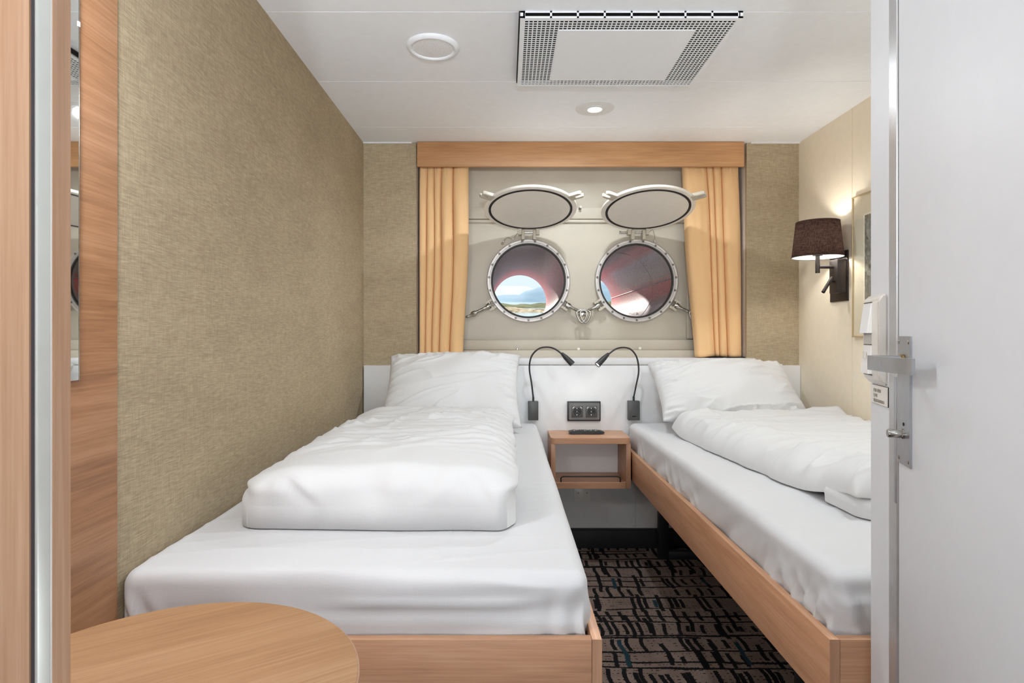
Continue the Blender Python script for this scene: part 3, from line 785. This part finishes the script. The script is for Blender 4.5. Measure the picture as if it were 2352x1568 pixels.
def pillow(label, bot, top, xl, xr, T, seed, bulge=0.0):
    """bot/top: (y, z) of the lower and upper edges; the pillow leans between them"""
    N = 110; b = V((0, *bot)); t_ = V((0, *top)); dv = t_-b; L = dv.length; ev = dv/L; en = V((0, -ev.z, ev.y))
    bm = bmesh.new(); G = {}
    for side in (1, -1):
        for i in range(N+1):
            for j in range(N+1):
                u, v = -1+2*i/N, -1+2*j/N
                brd = i in (0, N) or j in (0, N)
                if side < 0 and brd: continue
                uu = u*(1-.055*(1-v*v))+.010*nz(v*3, seed)*abs(u); vv = v*(1-.05*(1-u*u))+(.07*(1-u*u)*(1+.3*u) if v > 0 else 0)*v+.014*nz(u*2.5, seed+2)*abs(v)
                th = T*((1-u**2)**.5*(1-v**2)**.5)**.85
                th *= 1+.2*nz(u*1.6, v*1.6, seed)
                eu, ew = 1-sm(0, .42, 1-abs(u)), 1-sm(0, .42, 1-abs(v))
                cr = 2.0*eu*(.008*nz(u*2, v*11, seed+1)+.004*ridge(u, v, .2 if u > 0 else -.3, 1.0, 6, seed+3, 4)) + 2.0*ew*(.009*nz(u*11, v*2, seed+5)+.004*ridge(u, v, 1.45, 1.0, 6, seed+6, 4))
                cr += .009*ridge(u, v, .5, .8, 3.5, seed+8, 7)
                mask = 1-max(abs(u), abs(v))**14
                x = (xl+xr)/2+(xr-xl)/2*uu
                p = b+ev*(L*(.5+.5*vv))+en*((th+cr*mask)*side+bulge*(1-vv*vv)); p.x = x
                G[(side, i, j)] = bm.verts.new(p)
        for i in range(N):
            for j in range(N):
                k = lambda a, c_: G.get((side, a, c_)) or G[(1, a, c_)]
                bm.faces.new((k(i, j), k(i+1, j), k(i+1, j+1), k(i, j+1)))
    return tag(mk('pillow', bm, M['duvet'], angle=180), label, 'pillow')
pillow('white pillow propped upright, its upper corner over linen wallpaper', (2.655, .685), (2.970, .998), -.585, .070, .095, 4)
pillow('plump white pillow leaning lower on the bed beside the cream wall', (2.675, .712), (2.968, .955), .712, 1.395, .095, 17)

# ------------------------------------------------------------------ nightstand
NS = thing('nightstand', (.402, 3.03, .37), 'small oak open nightstand fixed between the two beds', 'nightstand')
x0, x1, y0, y1 = .213, .594, 2.798, 3.029
bm = bmesh.new(); prism(bm, [(a, b, .585) for a, b in rrect(x0, x1, y0, y1, .022, 6, (0, 0, 1, 1))], (0, 0, .027)); mk('top', bm, M['woodX'], NS)
bm = bmesh.new(); prism(bm, [(a, b, .3705) for a, b in rrect(x0+.004, x1-.0225, y0+.008, y1, .004, 3, (0, 0, 1, 1))], (0, 0, .027)); mk('shelf', bm, M['woodX'], NS)
mk('side_panel', BX(x1-.022, x1, y0+.006, y1, .3705, .5845, .0012), M['woodZ'], NS)
mk('side_panel', BX(x0, x0+.022, y0+.006, y1, .398, .5845, .0012), M['woodZ'], NS)
mk('back_panel', BX(x0+.022, x1-.022, y1-.008, y1, .398, .5845), M['white'], NS)
bm = bmesh.new(); yr = 2.822
pts = [(.262, yr, .3976), (.262, yr, .408), (.262, yr, .415), (.266, yr, .4215), (.274, yr, .4245)]+[(.30+.02*i, yr, .4245) for i in range(11)]+[(.535, yr, .4245), (.543, yr, .4215), (.547, yr, .415), (.547, yr, .408), (.547, yr, .3976)]
tube(bm, pts, .0034, 10); mk('guard_rail', bm, M['black_metal'], NS)

# remote control
RC = thing('remote_control', (.398, 2.925, .612), 'slim black remote control lying on the oak nightstand', 'remote')
bm = bmesh.new()
prof = [(.308, .6215), (.313, .6265), (.33, .6290), (.40, .6290), (.466, .6290), (.482, .6250), (.488, .6205), (.478, .6155), (.462, .6125), (.334, .6125), (.316, .6155)]
prism(bm, [(a, 2.900, c_) for a, c_ in prof], (0, .046, 0)); bmesh.ops.bevel(bm, geom=list(bm.edges), offset=.0022, segments=2, affect='EDGES')
mk('body', bm, M['black'], RC)
KM = {'grey': M['card'], 'teal': plain('teal_key', '#5f8f8f', .4), 'dark': M['grey_plastic']}
for i in range(13):
    for j in range(3):
        xx = .333+i*.0105; yy = 2.909+j*.012; kc = 'grey' if (i*7+j*3) % 5 == 0 else ('teal' if i == 8 else 'dark')
        mk('key', BX(xx, xx+.006, yy, yy+.007, .6288, .6312, .0006, 1), KM[kc], RC)

# double power socket
SK = thing('power_socket', (.398, 3.03, .662), 'black double power socket on headboard above the nightstand', 'socket')
mk('back_box', BX(.3135, .4835, 3.012, 3.0295, .6615, .7625, .002), M['black'], SK)
bm = bmesh.new(); prism(bm, [(a, 3.012, c_) for a, c_ in rrect(.321, .477, .670, .7555, .003, 3)], (0, -.004, 0)); fr = mk('frame', bm, M['frame_grey'], SK)
for cx in (.3625, .4355):
    cz = .7118; bm = bmesh.new(); box(bm, cx-.029, cx+.029, 3.0045, 3.008, cz-.029, cz+.029, .001)
    ins = mk('socket_insert', bm, M['grey_plastic'], SK)
    mk('socket_well', lathe(bmesh.new(), [(0, .0002), (.0185, .0002), (.0195, .0014), (.0205, 0)], (cx, 3.0045, cz), (0, -1, 0), 40), M['black'], ins)
    bm = bmesh.new()
    for dx in (-.0095, .0095): cyl(bm, (cx+dx, 3.0044, cz), (cx+dx, 3.0037, cz), .0026, 12)
    mk('pin_hole', bm, M['dark'], ins)
    for zz, ww in ((.0165, .004), (-.0165, .0046), (0, .0032)):
        bm = bmesh.new(); box(bm, cx-.0015-ww/2, cx-.0015+ww/2, 3.0030, 3.0042, cz+zz-.0022, cz+zz+.0022, .0006, 1); mk('earth_clip', bm, M['rocker'], ins)
    for s in (-1, 1):
        o = V((cx+s*.0195, 3.0040, cz+.0205)); d = V((s*.707, 0, -.707)); n2 = V((d.z, 0, -d.x))
        bm = bmesh.new(); prism(bm, [o+d*.0055+n2*.0014, o-d*.0055+n2*.0014, o-d*.0055-n2*.0014, o+d*.0055-n2*.0014], (0, -.0008, 0)); mk('usb_port', bm, M['rocker'], ins)
# blank plate near the floor
BP = thing('blank_wall_plate', (.394, 3.05, .245), 'blank pale socket plate low on wall below nightstand', 'wall plate')
mk('plate', BX(.3495, .4365, 3.040, 3.0495, .241, .312, .002), M['switch'], BP)
mk('insert', BX(.362, .424, 3.037, 3.041, .250, .305, .001), M['switch'], BP)
for xx in (.372, .416): mk('screw', lathe(bmesh.new(), [(0, .0008), (.0026, .0006), (.0028, 0)], (xx, 3.037, .287), (0, -1, 0), 12), M['black'], BP)

# reading lamps
def reading_lamp(bx0, bx1, bz0, bz1, path, head, label, port):
    t = thing('reading_lamp', ((bx0+bx1)/2, 3.03, bz0), label, 'lamp', 'gooseneck reading lamps on the headboard')
    cx = (bx0+bx1)/2
    b = mk('base', BX(bx0, bx1, 2.996, 3.0295, bz0, bz1, .0015), M['grey_plastic'], t)
    if port: mk('usb_port', BX(cx-.010, cx+.010, 2.9950, 2.9962, bz0+.018, bz0+.023), M['dark'], b)
    P = [px(*p) for p in path]
    mk('collar', cyl(bmesh.new(), (P[0].x, 3.006, bz1-.001), (P[0].x, 3.006, bz1+.022), .0056, 16), M['black'], t)
    mk('gooseneck', tube(bmesh.new(), catmull([V((P[0].x, 3.006, bz1+.018))]+P[1:], 10), .0042, 12), M['black'], t)
    a, c_ = px(*head[0]), px(*head[1]); d = (c_-a); L = d.length
    bm = bmesh.new(); lathe(bm, [(0, -.004), (.006, -.004), (.0085, .002), (.0125, L*.35), (.0145, L*.75), (.0150, L), (.0128, L), (.0122, L-.006), (0, L-.006)], a, d, 32)
    h = mk('lamp_head', bm, M['black'], t)
    e = a+d.normalized()*(L-.0055)
    mk('lens', lathe(bmesh.new(), [(0, .0012), (.0115, .0008), (.0118, 0)], e, d, 24), M['led'], h)
    tip = a+d.normalized()*(L+.002)
    lamp('reading_beam', 'SPOT', tip, .9, (.95, .98, 1), .012, tip+V((d.x, -.25*abs(d.x), d.z)), 150, 1.0)
reading_lamp(.1115, .1635, .668, .7645, [(1225, 921, 3.0), (1221, 880, 2.995), (1216, 845, 2.985), (1221, 818, 2.975), (1237, 801, 2.965), (1256, 797, 2.955), (1274, 801, 2.935), (1291, 813, 2.92)], [(1291, 812, 2.92), (1315, 836, 2.90)],
             'black gooseneck reading lamp arching over the socket, base partly hidden by bedding', False)
reading_lamp(.6225, .6805, .668, .7665, [(1456, 920, 3.0), (1461, 885, 2.995), (1467, 852, 2.985), (1463, 822, 2.975), (1451, 804, 2.965), (1435, 798, 2.955), (1415, 801, 2.935), (1397, 814, 2.92)], [(1397, 813, 2.92), (1372, 838, 2.895)],
             'black gooseneck reading lamp with full base and charging port in view', True)

# ------------------------------------------------------------------ wall lamp on the cream wall
WL = thing('wall_lamp', (XR, 2.66, 1.255), 'dark wall sconce with brown fabric drum shade on cream wall', 'lamp')
mk('back_plate', BX(1.510, XR-.0005, 2.604, 2.743, 1.256, 1.482, .001), M['dark_bronze'], WL)
mk('mount_box', BX(1.468, 1.5098, 2.606, 2.672, 1.292, 1.442, .002), M['dark_bronze'], WL)
sx, sy = 1.398, 2.64
bm = bmesh.new(); cyl(bm, (1.469, sy, 1.409), (sx+.004, sy, 1.409), .0072, 16); mk('arm', bm, M['dark_bronze'], WL)
bm = bmesh.new(); cyl(bm, (sx, sy, 1.382), (sx, sy, 1.462), .0095, 20); lathe(bm, [(0, 0), (.021, 0), (.021, .004), (0, .004)], (sx, sy, 1.460), (0, 0, 1), 24); mk('stem', bm, M['dark_bronze'], WL)
def shade_mat(name, a, b, f):
    t = NT(name); h = t.noise(t.coord((30, 30, 700)), 1, 3); v = t.noise(t.coord((600, 600, 30)), 1, 3)
    col = t.ramp(t.math('MULTIPLY', t.math('ADD', h, v), .5), [(.40, a), (.60, b)])
    d = t.n('ShaderNodeBsdfDiffuse'); tr = t.n('ShaderNodeBsdfTranslucent'); mx = t.n('ShaderNodeMixShader'); mx.inputs[0].default_value = f
    t.link(col, d.inputs[0]); t.link(col, tr.inputs[0]); t.link(d.outputs[0], mx.inputs[1]); t.link(tr.outputs[0], mx.inputs[2]); t.link(mx.outputs[0], t.out.inputs[0]); return t.m
M['shade'] = shade_mat('brown_shade_cloth', '#1d1614', '#43322b', .5); M['lining'] = shade_mat('white_shade_lining', '#e2e2e2', '#f0f0f0', .35)
bm = bmesh.new(); lathe(bm, [(.1065, 0), (.0895, .158)], (sx, sy, 1.453), (0, 0, 1), 72); sh = mk('shade', bm, M['shade'], WL)
bm = bmesh.new(); lathe(bm, [(.1045, .0005), (.0875, .1575)], (sx, sy, 1.453), (0, 0, 1), 72); mk('shade_lining', bm, M['lining'], sh)
for z_, r_ in ((1.453, .1055), (1.611, .0888)): bm = bmesh.new(); lathe(bm, [(r_+.0014*math.cos(a), .0014*math.sin(a)) for a in [2*PI*i/8 for i in range(8)]], (sx, sy, z_), (0, 0, 1), 72, True); mk('shade_rim', bm, M['dark_bronze'], sh)
bm = bmesh.new()
for i in range(3):
    a = 2*PI*i/3+.4; tube(bm, [(sx+.02*math.cos(a), sy+.02*math.sin(a), 1.465), (sx+.1*math.cos(a), sy+.1*math.sin(a), 1.472)], .0012, 6)
mk('shade_carrier', bm, M['dark_bronze'], sh)
bm = bmesh.new(); lathe(bm, [(0, 0), (.012, 0), (.013, .012), (.015, .018), (.015, .026), (.010, .033), (0, .035)], (sx, sy, 1.464), (0, 0, 1), 24); mk('bulb', bm, M['bulb'], WL)
lamp('wall_lamp_glow', 'POINT', (sx, sy, 1.520), 3.6, (1, .95, .88), .018)
bm = bmesh.new(); a, c_ = V((1.449, 2.615, 1.360)), V((1.401, 2.60, 1.293))
lathe(bm, [(0, 0), (.0072, 0), (.0078, (c_-a).length), (.0062, (c_-a).length), (.0060, (c_-a).length-.004), (0, (c_-a).length-.004)], a, c_-a, 20)
rs = mk('reading_spot', bm, M['dark_bronze'], WL)
mk('joint', cyl(bmesh.new(), (1.440, 2.616, 1.346), (1.469, 2.628, 1.342), .005, 12), M['dark_bronze'], rs)
mk('lens', lathe(bmesh.new(), [(0, .0008), (.0058, .0006), (.006, 0)], a+(c_-a)*.93, c_-a, 16), M['rocker'], rs)

# framed picture
PF = thing('framed_picture', (XR, 2.33, 1.093), 'thin pale framed picture behind glass on the cream wall', 'picture')
ya, yb, za, zb = 2.10, 2.56, 1.094, 1.702; fx = XR-.014
bm = bmesh.new()
box(bm, fx, XR-.0005, ya, yb, za, za+.006, .001); box(bm, fx, XR-.0005, ya, yb, zb-.006, zb, .001); box(bm, fx, XR-.0005, ya, ya+.005, za, zb, .001); box(bm, fx, XR-.0005, yb-.005, yb, za, zb, .001)
mk('frame', bm, plain('pale_gilt_frame', '#cdb893', .35, .5), PF)
mk('mat_board', BX(XR-.008, XR-.001, ya+.005, yb-.005, za+.006, zb-.006), plain('cream_mat_board', '#e4d5bd', .8, var=.02), PF)
bm = bmesh.new(); box(bm, XR-.0095, XR-.008, ya+.06, yb-.075, za+.055, zb-.085, .0005, 1); mk('mount_edge', bm, plain('pale_mount_edge', '#ecdfca', .8), PF)
def bark():
    t = NT('grey_bark_print'); n = t.noise(t.coord((1, 60, 30)), 1, 6, .7, 1.5)
    t.bsdf(t.ramp(n, [(.38, '#3a3835'), (.5, '#8b8880'), (.62, '#c9c5ba')]), .8); return t.m
mk('print', BX(XR-.0105, XR-.0094, ya+.11, yb-.088, za+.075, zb-.095), bark(), PF)
mk('glass', BX(fx+.002, fx+.0035, ya+.005, yb-.005, za+.006, zb-.006), M['glass'], PF, smooth=False)

# ------------------------------------------------------------------ ceiling fittings
AV = thing('air_vent', (.385, 2.05, 2.077), 'large white perforated ceiling air vent with plain centre plate', 'vent')
vx0, vx1, vy0, vy1, vz = .0427, .7266, 1.803, 2.300, 2.0775
nx, ny = 50, 36; pxx, pyy = (vx1-vx0)/nx, (vy1-vy0)/ny
bm = bmesh.new(); GV = {}
def gv(x, y):
    k = (round(x, 6), round(y, 6))
    if k not in GV: GV[k] = bm.verts.new((x, y, vz))
    return GV[k]
cx0, cx1, cy0, cy1 = 9, 41, 5, 32
for i in range(nx):
    for j in range(ny):
        x0, y0 = vx0+i*pxx, vy0+j*pyy; x1, y1 = x0+pxx, y0+pyy
        if cx0 <= i < cx1 and cy0 <= j < cy1 or i in (0, nx-1) or j in (0, ny-1):
            bm.faces.new((gv(x0, y0), gv(x1, y0), gv(x1, y1), gv(x0, y1))); continue
        a0, a1, b0, b1 = x0+pxx*.14, x1-pxx*.14, y0+pyy*.18, y1-pyy*.18
        O = [gv(x0, y0), gv(x1, y0), gv(x1, y1), gv(x0, y1)]; I = [gv(a0, b0), gv(a1, b0), gv(a1, b1), gv(a0, b1)]
        for q in range(4): bm.faces.new((O[q], O[(q+1) % 4], I[(q+1) % 4], I[q]))
mk('grille', bm, M['ceiling'], AV, smooth=False, solid=.0006)
mk('centre_plate', BX(vx0+cx0*pxx+.001, vx0+cx1*pxx-.001, vy0+cy0*pyy+.001, vy0+cy1*pyy-.001, vz-.0022, vz-.0004), plain('white_vent_plate', '#eef1f5', .5, var=.01), AV)
bm = bmesh.new(); zt = ZC-.0005
box(bm, vx0, vx1, vy1-.002, vy1, vz, zt); box(bm, vx0, vx0+.002, vy0, vy1, vz, zt); box(bm, vx1-.002, vx1, vy0, vy1, vz, zt)
box(bm, vx0, vx1, vy0, vy0+.002, vz, vz+.006); box(bm, vx0, vx1, vy0, vy0+.002, zt-.005, zt)
for i in range(9):
    xx = vx0+.012+(vx1-vx0-.024)*i/8; box(bm, xx-.003, xx+.003, vy0, vy0+.002, vz, zt)
box(bm, vx0, vx0+.014, vy0, vy0+.002, vz, zt); box(bm, vx1-.012, vx1, vy0, vy0+.002, vz, zt)
mk('side_frame', bm, M['ceiling'], AV, smooth=False)
mk('duct_back', BX(vx0+.004, vx1-.004, vy0+.004, vy1-.004, zt-.0015, zt), M['dark'], AV, smooth=False)
mk('shadow_gap', BX(vx0-.004, vx0-.0006, vy0, vy1-.02, vz+.004, zt), M['dark'], AV, smooth=False)

SP = thing('ceiling_speaker', (-.2536, 2.026, 2.09), 'round white ceiling speaker with fine mesh front', 'speaker')
mk('bezel', lathe(bmesh.new(), [(.071, .006), (.073, .010), (.078, .012), (.084, .010), (.0895, .004), (.0905, 0), (.071, 0)], (-.2536, 2.026, ZC-.0003), (0, 0, -1), 72, True), M['ceiling'], SP)
t_ = NT('speaker_mesh'); vo = t_.n('ShaderNodeTexVoronoi'); t_.link(t_.coord(), vo.inputs[0]); vo.inputs['Scale'].default_value = 420
t_.bsdf(t_.ramp(vo.outputs[0], [(.25, '#cfcfd0'), (.45, '#ebebec')]), .6, 0, t_.bump(vo.outputs[0], .3, .001)); M['mesh'] = t_.m
mk('mesh_front', lathe(bmesh.new(), [(0, .0085), (.05, .0080), (.0708, .0062), (.0708, 0), (0, 0)], (-.2536, 2.026, ZC-.0003), (0, 0, -1), 64), M['mesh'], SP)
DL = thing('downlight', (.389, 2.585, 2.09), 'small lit round ceiling downlight between vent and window', 'downlight')
mk('flange', lathe(bmesh.new(), [(.040, .0035), (.060, .0035), (.084, .0018), (.085, 0), (.040, 0)], (.389, 2.585, ZC-.0003), (0, 0, -1), 64, True), M['white'], DL)
mk('inner_ring', lathe(bmesh.new(), [(.030, .0035), (.033, .007), (.046, .0055), (.047, .0036), (.030, .0030)], (.389, 2.585, ZC-.0003), (0, 0, -1), 64, True), M['white'], DL)
mk('lens', lathe(bmesh.new(), [(0, .0045), (.022, .0040), (.0298, .002), (.0298, .0005), (0, .0005)], (.389, 2.585, ZC-.0003), (0, 0, -1), 40), M['led'], DL)

# ------------------------------------------------------------------ angled washroom wall with its door
UX, UY = -.2759, -.9612
ROT = math.atan2(UY, UX)
ORG = (.6727, 1.085, 0)
Wl = thing('door_1', ORG, kind='structure', rotz=ROT, local=True)
# local frame: x runs toward the entrance, -y faces the cabin aisle, z up
wallp = thing('wall_washroom', ORG, kind='structure', rotz=ROT, local=True)
mk('wall_panel', BX(0, .1025, 0, .03, 0, ZC, .001, 1), M['door'], wallp)
mk('wall_return', BX(0.0, .03, .03, .95, 0, ZC), M['white_wall'], wallp, smooth=False)
fr = bmesh.new()
prism(fr, [(.1027, .03, 0), (.1027, -.001, 0), (.1045, -.0025, 0), (.1385, -.0025, 0), (.1400, -.0010, 0), (.1400, .03, 0)], (0, 0, ZC-.001))
mk('door_frame', fr, M['alu_dull'], Wl)
mk('door_edge_bead', cyl(bmesh.new(), (.1412, .002, 0.01), (.1412, .002, ZC-.002), .0011, 8), M['alu'], Wl)
leaf = mk('door_leaf', BX(.1428, .98, -.0008, .038, .008, ZC-.002, .002), M['door'], Wl)
mk('strike_plate', BX(.1300, .1392, -.0036, -.0024, .835, 1.04, .0006, 1), M['alu'], Wl)
bm = bmesh.new(); prism(bm, [(a, -.0008, c_) for a, c_ in rrect(.1475, .2000, .904, 1.106, .002, 3)], (0, -.0032, 0)); bmesh.ops.bevel(bm, geom=[e for e in bm.edges if abs(e.verts[0].co.y-e.verts[1].co.y) < 1e-6 and e.verts[0].co.y < -.003], offset=.001, segments=2, affect='EDGES')
pl = mk('handle_plate', bm, M['alu'], leaf)
for xx, zz in ((.154, 1.097), (.1935, 1.097), (.154, .913), (.1935, .913)):
    mk('screw', lathe(bmesh.new(), [(0, .0012), (.0022, .0011), (.0032, .0002), (.0032, 0)], (xx, -.004, zz), (0, -1, 0), 14), M['chrome'], pl)
lv = bmesh.new()
cyl(lv, (.173, -.004, 1.0675), (.173, -.044, 1.0675), .0085, 20)
gp = [(.163, -.045), (.165, -.051), (.172, -.0535), (.215, -.0505), (.262, -.0470), (.291, -.0395), (.2985, -.0345), (.2975, -.0300), (.289, -.0300), (.260, -.0375), (.213, -.0415), (.180, -.0440), (.166, -.0420)]
prism(lv, [(a, b, 1.0530) for a, b in gp], (0, 0, .0225))
lever = mk('lever_handle', lv, M['alu'], leaf)
mk('neck_ring', lathe(bmesh.new(), [(.0087, 0), (.0105, .001), (.0105, .004), (.0087, .005)], (.173, -.004, 1.0675), (0, -1, 0), 24, True), plain('brass_ring', '#b79a66', .3, 1), lever)
kn = bmesh.new(); lathe(kn, [(0, .022), (.0058, .022), (.0068, .0205), (.0068, .004), (.0080, .003), (.0080, 0), (0, 0)], (.1735, -.004, .9535), (0, -1, 0), 24); mk('lock_knob', kn, M['chrome'], leaf)
mk('key_hole', cyl(bmesh.new(), (.1745, -.0040, .9685), (.1745, -.0046, .9685), .0028, 12), M['dark'], pl)

# light switch on the washroom wall
SW = thing('light_switch', (.6727+UX*.05+.9612*-.0005, 1.085+UY*.05+.2759*.0005, 1.012), 'ivory double light switch with two rockers next to the door handle', 'light switch', rotz=ROT, local=True)
OFF[SW] = V((.05, -.0005, 1.012))
bm = bmesh.new()
prism(bm, [(.006, 0, 1.020), (.006, -.010, 1.026), (.012, -.0165, 1.036), (.012, -.0165, 1.166), (.006, -.010, 1.176), (.006, 0, 1.180)], (.086, 0, 0))
bmesh.ops.bevel(bm, geom=list(bm.edges), offset=.0035, segments=3, affect='EDGES')
hs = mk('housing', bm, M['switch'], SW)
def rocker(z0, z1, p0, p1):
    bm = bmesh.new(); x0, x1 = .020, .064
    prism(bm, [(x0, -.015, z0), (x0, -p0, z0), (x0, -p1, z1), (x0, -.015, z1)], (x1-x0, 0, 0)); bmesh.ops.bevel(bm, geom=list(bm.edges), offset=.0012, segments=2, affect='EDGES')
    return mk('rocker', bm, M['rocker'], SW)
rocker(1.1105, 1.1640, .0245, .0175); rk = rocker(1.0390, 1.0890, .0230, .0175)
mk('indicator', BX(.032, .046, -.0225, -.0205, 1.066, 1.078, .0008), M['switch'], rk)
mk('card_window', BX(.020, .064, -.0172, -.0155, 1.0915, 1.1085), M['card'], hs)
for zz in (1.1645, 1.1095, 1.0900, 1.0370): mk('gap_line', BX(.020, .064, -.0171, -.0160, zz, zz+.0010), M['dark'], hs)
SG = thing('sign_plate', (.6727+UX*.055, 1.085+UY*.055, .985), 'small engraved text plate mounted below the ivory light switch', 'sign', rotz=ROT, local=True)
OFF[SG] = V((.055, 0, .985))
sp_ = mk('plate', BX(.0145, .0955, -.0028, -.0004, .9855, 1.0185, .0003, 1), M['switch'], SG)
mk('dark_edge', BX(.0140, .0962, -.0014, -.0002, .9848, 1.0190), M['dark'], sp_)
for i, (tx, s_) in enumerate((('FOR 40/10', .0085), ('LJ WE', .0080), ('IFJORDENHEDIO', .0075))): text_mesh('engraving', tx, s_, M['card_ink'], sp_, (.027, -.0031, 1.0065-i*.0088))

# closing wall behind the washroom, at the foot of the second bed
mk('wall_partition', BX(.70, XR+.05, 1.02, 1.078, 0, ZC+.01), M['white_wall'], smooth=False, kind='structure')

# ------------------------------------------------------------------ wall mirror, side table, partition
MR = thing('wall_mirror', (XL+.003, .8, 1.03), 'tall narrow frameless mirror on the oak wall panel', 'mirror')
mk('mirror_pane', BX(XL+.0034, XL+.0074, .62, 1.0085, 1.030, 1.95, .0006, 1), M['mirror'], MR, smooth=False)
mk('mirror_edge', BX(XL+.0032, XL+.0076, 1.0086, 1.0100, 1.029, 1.951), M['chrome'], MR, smooth=False)
mk('mirror_clip', BX(XL+.0032, XL+.0085, 1.006, 1.0108, 1.637, 1.645), M['rocker'], MR)

TB = thing('round_side_table', (-.388, .634, 0), 'round oak pedestal side table at the foot of bed', 'table')
mk('tabletop', lathe(bmesh.new(), [(0, .720), (.2206, .720), (.2222, .7185), (.2222, .6965), (.2206, .695), (0, .695)], (-.388, .634, 0), (0, 0, 1), 128), M['wood_table'], TB)
mk('edge_band', lathe(bmesh.new(), [(.2215, .7192), (.2228, .7180), (.2228, .6970), (.2215, .6955)], (-.388, .634, 0), (0, 0, 1), 128), M['woodX'], TB)
mk('pedestal', cyl(bmesh.new(), (-.388, .634, .012), (-.388, .634, .695), .03, 32), M['black_metal'], TB)
mk('foot_disc', lathe(bmesh.new(), [(0, 0), (.17, 0), (.17, .008), (.16, .012), (0, .012)], (-.388, .634, 0), (0, 0, 1), 64), M['black_metal'], TB)

PT = thing('wardrobe_panel', (-.5, .38, 0), 'tall oak wardrobe side panel with silver edge strip', 'panel')
yf, yk = .377, .392
mk('board', BX(XL+.001, -.3061, yf, yk, 0, ZC-.001), M['woodZ'], PT, smooth=False)
mk('dark_groove', BX(-.3061, -.3024, yf+.0015, yk, 0, ZC-.001), M['seal'], PT, smooth=False)
bm = bmesh.new()
prism(bm, [(-.3024, yf+.001, 0), (-.3020, yf-.0006, 0), (-.3012, yf-.0008, 0), (-.3008, yf, 0), (-.2998, yf+.0002, 0), (-.2930, yf+.0002, 0), (-.2922, yf-.0004, 0), (-.2914, yf-.0002, 0), (-.2914, yk-.001, 0), (-.3024, yk-.001, 0)], (0, 0, ZC-.001))
mk('silver_strip', bm, M['strip'], PT, angle=20)
mk('edge_board', BX(-.2914, -.2909, yf, yk+.0005, 0, ZC-.001), M['woodZ'], PT, smooth=False)
